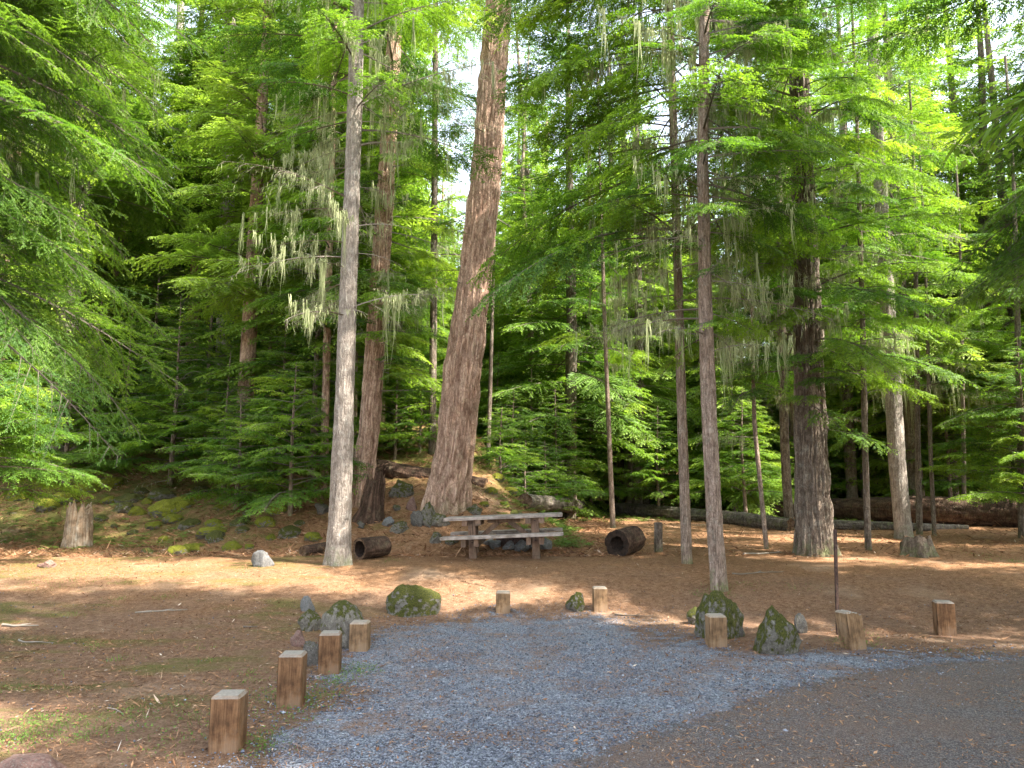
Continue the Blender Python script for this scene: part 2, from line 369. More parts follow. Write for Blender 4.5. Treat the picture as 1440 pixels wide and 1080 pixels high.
BM = {k: bough_mesh(a, 'bough', M['needle']) for k, a in FULL.items()}
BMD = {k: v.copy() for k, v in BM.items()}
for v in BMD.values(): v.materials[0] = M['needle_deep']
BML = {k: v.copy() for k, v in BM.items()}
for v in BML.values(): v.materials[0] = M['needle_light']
NM = {k: bough_mesh(a, 'bough', M['needle_deep']) for k, a in NEAR.items()}

def dead_limb(L, seed, hairy=True):
    g = np.random.default_rng(seed); mb = MB(); one = np.ones(1)
    D = nrm(np.array([[1, 0, .15]])); dr = one * .25
    ribbons(mb, np.zeros((1, 3)), D, one * L, dr, np.array([.006 + .006 * L]), np.array([.003]), 0, .5, 8)
    P, d, n, l, r, t, _ = offshoots(np.zeros((1, 3)), D, Z[None].copy(), one * L, dr, .11, .15, 1, R(55), lambda t, l: l * .34 * np.clip(1.2 - t, .15, 1), g, .3, .3)
    ribbons(mb, P, d, l, r, .004, .0015, 0, .6, 3)
    P, d, n, l, r, t, _ = offshoots(P, d, n, l, r, .09, .15, 1, R(50), lambda t, l: l * .4, g, .4, .3)
    ribbons(mb, P, d, l, r, .0025, .001, 0, .7, 2)
    if hairy:
        Q, d2, *_ = offshoots(P, d, n, l, r, .05, 0, 1, R(50), lambda t, l: l * .4, g, .4, .3)
        k = len(Q); hang = nrm(np.tile([[0, 0, -1.]], (k, 1)) + g.normal(0, .2, (k, 3)))
        blades(mb, Q, hang, nrm(g.normal(0, 1, (k, 3))), g.uniform(.03, .14, k), np.full(k, .004), g.random(k), 1)
    return mb.mesh('dead_limb', [M['twig'], M['lichen']])
DL = [dead_limb(L, 500 + k) for k, L in enumerate((.9, 1.3, 1.7, 2.2))]
def lichen_clump(seed, span=.8, n=26, lmax=.5):
    g = np.random.default_rng(seed); mb = MB()
    for k in range(n):
        x = g.random() ** 1.3 * span; yo = g.normal(0, .05); zo = g.normal(0, .04); l0 = lmax * g.random() ** 3.2 * 1.3 + .05
        m = g.integers(2, 12); l = l0 * g.uniform(.5, 1.1, m); w = .004 + .004 * g.random(m)
        P = np.stack([x + g.normal(0, .012, m), yo + g.normal(0, .012, m), zo + g.normal(0, .02, m)], 1); t = g.random() * .6
        yaw = g.random(m) * 6.28; S = np.stack([np.cos(yaw), np.sin(yaw), 0 * yaw], 1)
        rows = []; ph = g.random(m) * 6; sg = 5
        for s in range(sg + 1):
            u = s / sg; c = P.copy(); c[:, 2] -= l * u; c[:, 0] += .03 * u * np.sin(ph + 5 * u) + (.05 * u * l) * np.sin(ph * 3); c[:, 1] += .03 * u * np.cos(ph + 4 * u)
            ww = w * (1.1 - u) * (1 + .5 * np.sin(ph + 9 * u)); rows += [c - S * ww[:, None], c + S * ww[:, None]]
        V = np.stack(rows, 1); q = np.array([[2 * s, 2 * s + 1, 2 * s + 3, 2 * s + 2] for s in range(sg)])
        mb.add(V.reshape(-1, 3), (np.arange(m)[:, None, None] * (2 * sg + 2) + q[None]).reshape(-1, 4), 0, np.repeat(np.clip(t + .4 * g.random(m), 0, 1), 2 * sg + 2))
    return mb.mesh('lichen', [M['lichen']])
LM = [lichen_clump(600 + k, .5 + .25 * k, 12 + 5 * k, .45 + .2 * k) for k in range(4)]

# ------------------------------------------------------------------ tubes: trunks, logs, stumps
def tube(path, radii, seg, step, amp, fq=6, fz=1.2, seed=0, flare=0, lobes=5, hmax_fine=1e9):
    path = np.asarray(path, float); radii = np.asarray(radii, float)
    sl = np.concatenate([[0], np.cumsum(np.linalg.norm(np.diff(path, axis=0), axis=1))])
    ts = []; s = 0
    while s < sl[-1]: ts.append(s); s += step if s < hmax_fine else step * 6
    ts.append(sl[-1]); ts = np.array(ts)
    C = np.stack([np.interp(ts, sl, path[:, k]) for k in range(3)], 1)
    if len(path) > 2:      # soften the kinks
        for _ in range(3): C[1:-1] = (C[:-2] + C[1:-1] * 2 + C[2:]) / 4
    r = np.interp(ts, sl, radii)
    T = nrm(np.gradient(C, axis=0)); ref = np.array([0, 1., 0]) if abs(T[0][2]) > .5 else Z
    A = nrm(np.cross(ref[None], T)); B = np.cross(T, A)
    th = np.linspace(0, 2 * math.pi, seg, endpoint=False)
    TH, S = np.meshgrid(th, ts); RR = np.repeat(r[:, None], seg, 1)
    if flare: RR = RR * (1 + flare * np.exp(-S / (radii[0] * 1.1)) * (1 + .45 * np.sin(TH * lobes + seed)))
    cx, cy = np.cos(TH), np.sin(TH)
    warp = .35 * n2((S * .8).ravel(), (TH * 2).ravel() * 0, 1, seed + 5, 2).reshape(S.shape)
    p = np.stack([(np.cos(TH + warp) * fq).ravel(), (np.sin(TH + warp) * fq).ravel(), (S * fz * 2.1).ravel()], 1)
    f1 = fbm(p, seed, 3); rid = 1 - np.abs(fbm(p * 1.0 + 9, seed + 2, 2)) * 3.2
    rid = np.clip(rid, -1, 1); f = np.clip(.5 - .5 * rid, 0, 1).reshape(S.shape)     # 0 in furrows
    lump = fbm(np.stack([cx.ravel() * 1.2, cy.ravel() * 1.2, (S * .6).ravel()], 1), seed + 7, 3).reshape(S.shape)
    RR = RR * (1 + .10 * lump) + amp * (f - .6) + amp * .5 * f1.reshape(S.shape)
    V = C[:, None] + A[:, None] * (cx * RR)[..., None] + B[:, None] * (cy * RR)[..., None]
    n = len(ts); i = np.arange(n - 1)[:, None] * seg; j = np.arange(seg)[None]; j2 = (j + 1) % seg
    Q = np.stack([i + j, i + j2, i + seg + j2, i + seg + j], -1).reshape(-1, 4)
    tint = np.clip(f * 1.0 + .25 * f1.reshape(S.shape), 0, 1)
    return V, Q, tint.ravel(), C, r, T
def path_fn(path):
    path = np.asarray(path, float); z = path[:, 2]
    return lambda h: np.array([np.interp(h, z, path[:, 0]), np.interp(h, z, path[:, 1]), h])
def add_boughs(root, pf, rad, n, h0, h1, Lf, seed, meshes, az=None, pitch=(-.15, .15), scl=1.0, name='bough'):
    g = random.Random(seed); a = g.random() * 6.28
    for k in range(n):
        h = h0 + (h1 - h0) * (k + g.random()) / n
        if h > 15 and g.random() < .5: continue
        a += 2.4 + g.uniform(-.4, .4)
        ang = a if az is None else g.uniform(*az)
        L = Lf((h - h0) / (h1 - h0)) * g.uniform(.7, 1.2); c = min(range(4), key=lambda q: abs(CLS[q] - L))
        c3 = pf(h); rr = rad(h) * .7
        s = L / CLS[c] * scl
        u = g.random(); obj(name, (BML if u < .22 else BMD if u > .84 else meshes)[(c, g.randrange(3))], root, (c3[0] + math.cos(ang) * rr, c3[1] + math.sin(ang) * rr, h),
            (g.uniform(-.2, .2), -g.uniform(*pitch), ang), (s, s * g.uniform(.85, 1.15), s))
def add_dead(root, pf, rad, n, h0, h1, seed, scale=1.0, lichen=1.0, az=None):
    g = random.Random(seed)
    for k in range(n):
        h = h0 + (h1 - h0) * (k + g.random()) / n; ang = g.random() * 6.28 if az is None else g.uniform(*az)
        c3 = pf(h); rr = rad(h) * .8; i = g.randrange(4); s = scale * g.uniform(.7, 1.1); pit = g.uniform(-.25, .2)
        p = (c3[0] + math.cos(ang) * rr, c3[1] + math.sin(ang) * rr, h)
        obj('dead_limb', DL[i], root, p, (g.uniform(-.4, .4), -pit, ang), s)
        if g.random() < lichen:
            for q in range(g.choice((1, 2))):
                t = g.uniform(.12, .65); L = (.9, 1.3, 1.7, 2.2)[i] * s
                z = h + (.15 + pit) * t * L - .25 * L * t * t
                obj('lichen', LM[g.randrange(4)], root, (p[0] + math.cos(ang) * t * L, p[1] + math.sin(ang) * t * L, z), (0, 0, ang), g.uniform(.7, 1.25))

def hero_tree(name, label, pts, bark, Ht=24, Y=None, seg=64, step=.07, amp=.02, fq=6, fz=1.1, seed=1, flare=.35, group=None, wscale=.87):
    """pts: (px, py, width px) up the trunk, the first at the ground"""
    x, y, z = on_ground(pts[0][0], pts[0][1])
    if Y: y = Y; x = (pts[0][0] - 720) / F * y / ray(720, pts[0][1])[1] ; z = Hs(x, y)
    base = np.array([x, y, z]); P = [np.array([0, 0, -.15])]; Rr = []
    for k, (px, py, w) in enumerate(pts):
        q = at_depth(px, py, y) - base
        if k == 0: q[:] = 0; Rr.append(w / 2 * y / F * wscale)
        P.append(q); Rr.append(w / 2 * y / F * wscale)
    d = P[-1] - P[-2]; d = d / d[2]; top = P[-1]; left = Ht - top[2]
    if left > 1:
        P.append(top + d * left * .5); Rr.append(Rr[-1] * .62); P.append(top + d * left * .6 + np.array([0, 0, left * .4])); Rr.append(.03)
    P = np.array(P); P[:, 2] = np.maximum.accumulate(P[:, 2] + np.arange(len(P)) * 1e-4)
    root = empty(name, label, 'tree', tuple(base), 0, group)
    V, Q, tint, C, r, T = tube(P, Rr, seg, step, amp, fq, fz, seed, flare, hmax_fine=P[len(pts)][2] + .5)
    me = mesh('trunk', V.reshape(-1, 3), Q, [bark], None, {'tint': tint}, True); obj('trunk', me, root)
    zz = P[:, 2]; Rr = np.array(Rr)
    return root, path_fn(P), (lambda h: float(np.interp(h, zz, Rr))), base

# ================================================================== SETTING
def grid_axis(lo, hi, a, b, fine, grow=1.09):
    c = list(np.arange(a, b, fine)); s = fine; x = a; L = []
    while x > lo: s *= grow; x -= s; L.append(x)
    s = fine; x = c[-1]; Rr = []
    while x < hi: s *= grow; x += s; Rr.append(x)
    return np.array(L[::-1] + c + Rr)
gx = grid_axis(-130, 130, -9, 9, .07); gy = grid_axis(-60, 170, 2.5, 21, .07)
GX, GY = np.meshgrid(gx, gy); GZ = H(GX, GY)
V = np.stack([GX.ravel(), GY.ravel(), GZ], 1); nx = len(gx); i = np.arange(len(gy) - 1)[:, None] * nx + np.arange(nx - 1)[None]
Q = np.stack([i, i + 1, i + nx + 1, i + nx], -1).reshape(-1, 4)
kind(obj('ground', mesh('ground', V, Q, [M['ground']], smooth=True)), 'structure')

def poly_sd(P, poly):
    """signed distance, positive inside"""
    poly = np.asarray(poly, float); d = np.full(len(P), 1e9); ins = np.zeros(len(P), bool)
    for a, b in zip(poly, np.roll(poly, -1, 0)):
        ab = b - a; t = np.clip(((P - a) @ ab) / (ab @ ab), 0, 1); d = np.minimum(d, np.linalg.norm(P - a - t[:, None] * ab, axis=1))
        c = (a[1] > P[:, 1]) != (b[1] > P[:, 1])
        with np.errstate(divide='ignore', invalid='ignore'): xx = (b[0] - a[0]) * (P[:, 1] - a[1]) / (b[1] - a[1]) + a[0]
        ins ^= c & (P[:, 0] < xx)
    return np.where(ins, d, -d)
def sheet(name, poly, dz, m, feather, cell=.08, noise=.25):
    poly = np.asarray(poly); lo = poly.min(0) - feather - noise; hi = poly.max(0) + feather + noise
    x = np.arange(lo[0], hi[0], cell); y = np.arange(lo[1], hi[1], cell); X, Y = np.meshgrid(x, y)
    P = np.stack([X.ravel(), Y.ravel()], 1); sd = poly_sd(P, poly) + n2(P[:, 0], P[:, 1], .9, 21) * noise * 2
    fe = np.clip(.5 + sd / (2 * feather), 0, 1)
    V = np.stack([P[:, 0], P[:, 1], H(P[:, 0], P[:, 1]) + dz], 1); n = len(x)
    i = (np.arange(len(y) - 1)[:, None] * n + np.arange(n - 1)[None]).ravel(); Q = np.stack([i, i + 1, i + n + 1, i + n], -1)
    Q = Q[(sd[Q] > -feather * 1.3).all(1)]
    used = np.unique(Q); re = np.zeros(len(V), int); re[used] = np.arange(len(used))
    return kind(obj(name, mesh(name, V[used], re[Q], [m], None, {'tint': fe[used]}, True)), 'structure')
g2 = lambda px, py: on_ground(px, py)[:2]
GP = [(-2.4, -3), (-1.75, 3.2), g2(385, 1078), g2(448, 1010), g2(486, 950), g2(512, 915), g2(545, 884), g2(620, 872), g2(705, 868), g2(850, 868), g2(930, 884), g2(985, 905), g2(1050, 918), g2(1200, 928), g2(1330, 925), g2(1445, 921), (9, 9.0), (16, 11), (16, -3)]
RP = [(-.2, -3), (.15, 3.0), g2(800, 1078), g2(900, 1040), g2(1000, 1004), g2(1110, 972), g2(1210, 950), g2(1310, 936), g2(1445, 929), (9, 8.7), (16, 10.6), (40, 17), (40, -6)]
sheet('gravel_pad', GP, .005, M['gravel'], .75, .08, .4)
sheet('road', RP, .010, M['road'], .35, .10, .12)

# gravel stones and litter, real little pieces
def scatter_xy(n, y0, y1, p=1.6, spread=.72):
    y = y0 + (y1 - y0) * rng.random(n) ** p; x = (rng.random(n) * 2 - 1) * (y * spread + .4)
    return np.stack([x, y], 1)
OCT = np.array([[1, 0, 0], [0, 1, 0], [-1, 0, 0], [0, -1, 0], [0, 0, 1], [0, 0, -1.]])
OT = np.array([[0, 1, 4], [1, 2, 4], [2, 3, 4], [3, 0, 4], [1, 0, 5], [2, 1, 5], [3, 2, 5], [0, 3, 5]])
P = scatter_xy(190000, 3.2, 11.5, 1.35)
sg = poly_sd(P, GP); sr = poly_sd(P, RP)
keep = (rng.random(len(P)) < np.clip(.45 + sg / 1.6, .012, 1) * np.where(sr > 0, np.clip(.22 - sr * .3, .006, 1), 1) * np.clip(.75 + n2(P[:, 0], P[:, 1], 1.1, 33) * 1.2, .15, 1))
P = P[keep]; n = len(P); s = rng.uniform(.004, .0092, n) * np.where(rng.random(n) < .06, 1.7, 1)
W = OCT[None] * (s[:, None] * rng.uniform(.7, 1.3, (n, 3)))[:, None, :] * (1 + rng.normal(0, .12, (n, 6, 3))); W[:, :, 2] *= .7
ca, sa = np.cos(rng.random(n) * 6.28), np.sin(rng.random(n) * 6.28)
X = W[:, :, 0] * ca[:, None] - W[:, :, 1] * sa[:, None]; Y = W[:, :, 0] * sa[:, None] + W[:, :, 1] * ca[:, None]
VV = np.stack([X + P[:, 0:1], Y + P[:, 1:2], W[:, :, 2] + (H(P[:, 0], P[:, 1]) + .008 + s * .2)[:, None]], -1).reshape(-1, 3)
TT = (np.arange(n)[:, None, None] * 6 + OT[None]).reshape(-1, 3)
kind(obj('gravel_stones', mesh('gravel_stones', VV, None, [M['stone_bits']], None, {'tint': np.repeat(np.clip(rng.normal(.45, .22, n), 0, 1), 6)}, T=TT)), 'stuff')
P = scatter_xy(260000, 3.2, 19, 1.25)
sg = poly_sd(P, GP); sr = poly_sd(P, RP); clump = np.clip(.6 + n2(P[:, 0], P[:, 1], 1.6, 44) * 1.6, .1, 1)
P = P[rng.random(len(P)) < clump * np.where(sg > -.2, .40, 1)]; n = len(P)
a = rng.random(n) * math.pi; l = rng.uniform(.010, .035, n) * np.where(rng.random(n) < .03, 3.5, 1); w = rng.uniform(.0011, .0030, n) * np.where(rng.random(n) < .14, 3, 1)
d = np.stack([np.cos(a), np.sin(a), rng.normal(0, .25, n)], 1); sd_ = np.stack([-np.sin(a), np.cos(a), rng.normal(0, .3, n)], 1)
c = np.stack([P[:, 0], P[:, 1], H(P[:, 0], P[:, 1]) + .012], 1)
VV = np.stack([c - d * l[:, None], c + sd_ * w[:, None], c + d * l[:, None], c - sd_ * w[:, None]], 1).reshape(-1, 3)
kind(obj('fallen_needles', mesh('litter', VV, np.arange(4 * n).reshape(n, 4), [M['litter']], None, {'tint': np.repeat(np.clip(rng.beta(2, 2.6, n), 0, 1), 4)})), 'stuff')

n = 60000; y_ = 14.5 + 16 * rng.random(n) ** 1.2; x_ = np.where(rng.random(n) < .7, rng.uniform(-.72, .12, n), rng.uniform(-.7, .7, n)) * y_
a = rng.random(n) * 6.28; el = rng.normal(0, .35, n); l = rng.uniform(.02, .09, n) * np.where(rng.random(n) < .05, 3.5, 1); w = rng.uniform(.002, .008, n) * np.where(rng.random(n) < .12, 2.5, 1)
d = np.stack([np.cos(a) * np.cos(el), np.sin(a) * np.cos(el), np.abs(np.sin(el))], 1); sd_ = nrm(np.cross(d, rng.normal(0, 1, (n, 3))))
c = np.stack([x_, y_, H(x_, y_) + .015], 1) + d * (l * .6)[:, None]
VV = np.stack([c - d * l[:, None], c + sd_ * w[:, None], c + d * l[:, None], c - sd_ * w[:, None]], 1).reshape(-1, 3)
kind(obj('forest_litter', mesh('forest_litter', VV, np.arange(4 * n).reshape(n, 4), [M['litter']], None, {'tint': np.repeat(np.clip(rng.beta(1.6, 2.6, n), 0, 1), 4)})), 'stuff')

# low weeds and grass
mb = MB()
def weeds(px, py, rx, ry, n, h=.06, grass=.4):
    n = int(n * .5)
    x0, y0 = g2(px, py); x1 = g2(px + rx, py)[0]; yb = g2(px, min(1079, py + ry))[1]; yt = g2(px, max(py - ry, 700))[1]
    rx_, ry_ = abs(x1 - x0), max(.15, (yt - yb) / 2)
    m = max(2, int(n / 6)); cx = x0 + rng.normal(0, .5, m) * rx_; cy = y0 + rng.normal(0, .5, m) * ry_
    k = rng.integers(0, m, n); X = cx[k] + rng.normal(0, .07, n); Y = cy[k] + rng.normal(0, .05, n)
    zz = H(X, Y); gr = rng.random(n) < grass; hh = h * rng.uniform(.3, 1.2, n)
    D = nrm(np.stack([rng.normal(0, 1, n), rng.normal(0, 1, n), np.where(gr, rng.uniform(1.0, 3.0, n), rng.uniform(.1, .7, n))], 1))
    Pz = np.stack([X, Y, zz + np.where(gr, 0, hh * .6)], 1)
    blades(mb, Pz, D, nrm(rng.normal(0, 1, (n, 3)) * .4 + Z), np.where(gr, hh, rng.uniform(.009, .024, n)), np.where(gr, .002, rng.uniform(.004, .009, n)), np.clip(rng.normal(.5, .22, n), 0, 1))
for a_ in [(60, 800, 60, 14, 1500), (120, 775, 60, 12, 900), (190, 790, 50, 18, 900), (130, 815, 90, 16, 900), (250, 760, 60, 15, 700), (330, 758, 40, 12, 700), (395, 772, 24, 6, 400), (160, 845, 14, 4, 120),
           (228, 843, 10, 3, 150), (104, 868, 8, 3, 120), (130, 912, 10, 4, 130), (285, 915, 8, 3, 60), (165, 930, 10, 4, 120), (287, 932, 10, 4, 80), (80, 1040, 70, 20, 500), (240, 1050, 50, 20, 300), (60, 1020, 60, 14, 900), (20, 1040, 40, 14, 600), (130, 1035, 40, 16, 350), (360, 1045, 25, 12, 350),
           (372, 1055, 20, 8, 200), (430, 985, 20, 10, 350), (375, 980, 14, 10, 200), (348, 1000, 60, 30, 500), (470, 960, 20, 16, 450), (505, 945, 30, 12, 500), (430, 1000, 40, 25, 500), (355, 955, 40, 15, 260), (210, 1000, 60, 20, 260),
           (1190, 908, 10, 4, 160), (1225, 908, 8, 4, 90), (1010, 836, 25, 6, 160), (985, 838, 16, 5, 200), (1135, 830, 40, 6, 160), (1060, 825, 30, 8, 150), (1380, 782, 30, 6, 260), (1410, 790, 25, 6, 260), (1270, 795, 20, 5, 90),
           (550, 788, 8, 3, 160), (690, 700, 14, 10, 500), (340, 800, 60, 14, 300), (60, 960, 60, 25, 200), (260, 1010, 60, 30, 300), (1350, 920, 50, 6, 60)]: weeds(*a_)
weeds(1222, 905, 4, 3, 90, .16, .1); weeds(1195, 912, 4, 3, 110, .18, .1); weeds(1012, 834, 16, 3, 200, .22, .15)
for _ in range(1500):
    y_ = rng.uniform(15.8, 30); x_ = (rng.uniform(-.4, 1.6) if rng.random() < .30 else rng.uniform(-.75 * y_, 1.4)) if y_ < 24 else rng.uniform(-.75 * y_, .7 * y_)
    if -5.2 < x_ < -.3 and y_ < 19.5: continue
    m = int(rng.integers(5, 10)); aa = rng.random(m) * 6.28; L_ = rng.uniform(.12, .42, m); z_ = Hs(x_, y_)
    D = nrm(np.stack([np.cos(aa), np.sin(aa), rng.uniform(.5, 1.2, m)], 1)); O = np.tile([[x_, y_, z_]], (m, 1))
    Pf, df, nf, lf_, rf, tf, _i = offshoots(O, D, np.tile(Z, (m, 1)), L_, np.full(m, .5), .022, .15, 1., R(75), lambda t, l: l * .28 * np.clip(1.15 - t, .1, 1), rng, .08, .1)
    blades(mb, Pf, df, nf, lf_, lf_ * .14 + .003, np.clip(rng.normal(.45, .15) + .2 * tf, 0, 1))
V, Q, mi, a = mb.arrays(); kind(obj('grass', mesh('grass', V, Q, [M['moss_leaf']], mi, {'tint': a})), 'stuff')

# ================================================================== ROCKS
bm = bmesh.new(); bmesh.ops.create_icosphere(bm, subdivisions=5, radius=1); bm.verts.ensure_lookup_table()
ICO = np.array([v.co[:] for v in bm.verts]); ICF = np.array([[v.index for v in f.verts] for f in bm.faces]); bm.free()
bm = bmesh.new(); bmesh.ops.create_icosphere(bm, subdivisions=3, radius=1)
ICO3 = np.array([v.co[:] for v in bm.verts]); ICF3 = np.array([[v.index for v in f.verts] for f in bm.faces]); bm.free()
def rock_mesh(seed, m, cuts=13, rough=.2, lo=False, sharp=.66):
    g = np.random.default_rng(seed); V = (ICO3 if lo else ICO).copy(); Fc = ICF3 if lo else ICF
    for k in range(cuts):
        n = nrm(g.normal(0, 1, 3)); d = g.uniform(sharp - .1, sharp + .15); e = V @ n; V -= np.maximum(0, e - d)[:, None] * n[None] * .92
    V *= (1 + fbm(V * 1.3 + seed, seed, 3) * .34 + fbm(V * 6 + seed, seed + 1, 3) * rough * .5)[:, None]
    V /= np.abs(V).max(0); V[:, 2] *= 1
    return mesh('rock', V, None, [m], None, None, True, T=Fc)
def rock(px, base, top, w, m, seed, label, depth=.8, rz=0, name='boulder', cat='boulder', bury=.36, group=None, **k):
    x, y, z = on_ground(px, base); sc = y / F; hw = w / 2 * sc; hh = (base - top) * sc
    y2 = y + hw * depth; h = hh * 1.02; zc = Hs(x, y2)
    full = h / (1 - bury) / 2 * 1.0
    o = obj(name, rock_mesh(seed, m, **k), None, (x, y2, zc + h - full), (0, 0, rz), (hw, hw * depth, full)); tag(o, label, cat, group); return o
rock(577, 870, 831, 79, M['rock_moss'], 3, 'large rounded boulder capped with green moss, alone on the far edge of the gravel', cuts=7, rz=0)
rock(474, 915, 853, 68, M['rock_part'], 8, 'big grey boulder with moss and pale lichen behind the left wooden posts', cuts=8)
rock(433, 889, 861, 33, M['rock_part'], 12, 'small tan lichened rock touching the left of the big grey boulder', name='rock', cat='rock')
rock(430, 862, 841, 21, M['rock_grey'], 47, 'small bare grey rock farthest back in the left rock group', name='rock', cat='rock', sharp=.6)
rock(417, 911, 890, 22, M['rock_red'], 17, 'small reddish brown rock at the left of the rock group', name='rock', cat='rock')
rock(430, 938, 906, 30, M['rock_dark'], 19, 'dark lichen-spotted rock beside the third nearest left post', name='rock', cat='rock')
rock(813, 863, 838, 33, M['rock_moss'], 23, 'small mossy rock just left of a post behind the gravel', name='rock', cat='rock', sharp=.6)
rock(1023, 900, 836, 74, M['rock_moss'], 3, 'large mossy boulder at the foot of the slim tree, right of the gravel', cuts=9, rz=.2, rough=.3)
rock(984, 880, 857, 32, M['rock_moss'], 12, 'low moss-covered rock against the left flank of a large boulder', name='rock', cat='rock')
rock(1038, 897, 874, 23, M['rock_dark'], 35, 'small smooth dark rock between a post and the mossy boulder', name='rock', cat='rock', cuts=4)
rock(1099, 924, 857, 74, M['rock_moss'], 31, 'craggy pointed boulder with moss and lichen at the gravel edge', cuts=13, rough=.35)
rock(1128, 892, 866, 22, M['rock_dark'], 43, 'small dark rock leaning on the craggy boulder', name='rock', cat='rock')
rock(365, 798, 776, 33, M['rock_grey'], 47, 'bare angular grey rock on the needles left of the grey trunk', name='rock', cat='rock', sharp=.6, rough=.05)
rock(62, 800, 789, 26, M['rock_red'], 49, 'flat reddish rock in the weeds at the far left', name='rock', cat='rock')
rock(25, 1108, 1066, 115, M['rock_red'], 55, 'low brown rock cut off by the bottom left corner of the photo', depth=.5, name='rock', cat='rock')
# rocks on the bank between the grey trunk and the big fir
BANK = [(563, 702, 673, 33, 'rock_moss', 'orange and green mossed rock under the fallen log left of the big fir'), (603, 742, 705, 28, 'rock_part', 'dark upright rock leaning on the foot of the big fir'), (587, 742, 712, 22, 'rock_dark', 'dark broken rock below the roots of the big fir'),
        (616, 745, 725, 26, 'rock_part', 'jagged lichened rock at the lower foot of the big fir'), (545, 742, 728, 20, 'rock_grey', 'pale flat stone on the needle bank below the snag'), (560, 752, 735, 26, 'rock_part', 'grey angular rock on the needle bank below the pale stone'),
        (530, 735, 722, 14, 'rock_grey', 'small pale rock at the base of the broken snag'), (612, 766, 748, 18, 'rock_part', 'small mossy rock left of the picnic table'), (635, 768, 755, 22, 'rock_part', 'flat rock seen under the left end of the picnic table'),
        (506, 745, 733, 14, 'rock_dark', 'small dark rock right beside the grey trunk'), (668, 728, 712, 24, 'rock_part', 'mossy rock right of the big fir trunk behind the table'), (556, 722, 712, 14, 'rock_part', 'small rock on the bank under the mossed rock'),
        (578, 722, 700, 16, 'rock_red', 'reddish stone half sunk in needles left of the big fir'), (450, 725, 708, 22, 'rock_dark', 'dark rock on the slope just left of the grey trunk')]
for k, (px, b, t, w, m, lab) in enumerate(BANK): rock(px, b, t + (b - t) * .22, w * 1.15, M[m], 60 + k, lab, name='rock', cat='rock', sharp=.66, rough=.22, rz=k * 1.3)
MR = [rock_mesh(90 + k, M['rock_green'] if k < 3 else M['rock_moss'], lo=False, rough=.25, cuts=5, sharp=.8) for k in range(5)]
first = [(118, 690, 34), (110, 668, 30), (150, 682, 24), (178, 703, 42), (170, 716, 36), (190, 720, 22), (233, 722, 44), (240, 733, 34), (262, 740, 40), (224, 700, 38), (255, 710, 30), (213, 740, 24), (298, 738, 28), (336, 735, 32), (340, 745, 26), (297, 752, 30), (265, 772, 26), (246, 778, 30), (205, 775, 22), (300, 758, 26), (325, 770, 22), (60, 715, 46), (85, 705, 34), (340, 705, 26), (405, 752, 30), (440, 757, 26), (20, 700, 30), (370, 738, 28), (160, 738, 16), (185, 748, 14), (228, 758, 18), (282, 765, 16), (310, 738, 14), (350, 722, 18), (140, 728, 18), (205, 705, 16), (270, 700, 18), (320, 690, 18), (198, 690, 18), (420, 735, 18), (380, 755, 16), (350, 768, 14), (150, 705, 20), (130, 655, 22), (280, 690, 30), (310, 712, 26), (390, 720, 24)]
for k, (px, py, w) in enumerate(first):
    x, y, z = on_ground(px, py + 4); g = random.Random(k); s = w / 2 * y / F * g.uniform(.8, 1.45)
    o = obj('mossy_boulder', MR[k % 5], None, (x, y + s * .5, z + s * .15), (g.uniform(-.2, .2), g.uniform(-.2, .2), g.random() * 6), (s * g.uniform(.8, 1.2), s, s * g.uniform(.5, .8)))
    tag(o, 'low boulder thick with green moss among the others on the left forest slope', 'boulder', 'mossy boulders on the left slope')
rslope = [(712, 655, 26), (725, 668, 22), (700, 672, 24), (745, 662, 20), (735, 682, 24), (762, 672, 20), (718, 690, 22), (690, 690, 20), (700, 650, 20), (760, 690, 16), (740, 700, 18), (710, 708, 16), (680, 708, 18), (725, 720, 22), (750, 728, 16)]
for k, (px, py, w) in enumerate(rslope):
    x, y, z = on_ground(px, py + 4); s = w / 2 * y / F; g = random.Random(k + 50)
    o = obj('mossy_boulder', MR[k % 5], None, (x, y + s * .5, z + s * .1), (g.uniform(-.2, .2), g.uniform(-.2, .2), g.random() * 6), (s * g.uniform(.8, 1.3), s, s * g.uniform(.5, .8)))
    tag(o, 'small moss-covered rock in the rubble right of the big fir', 'rock', 'mossy rubble right of the big fir')

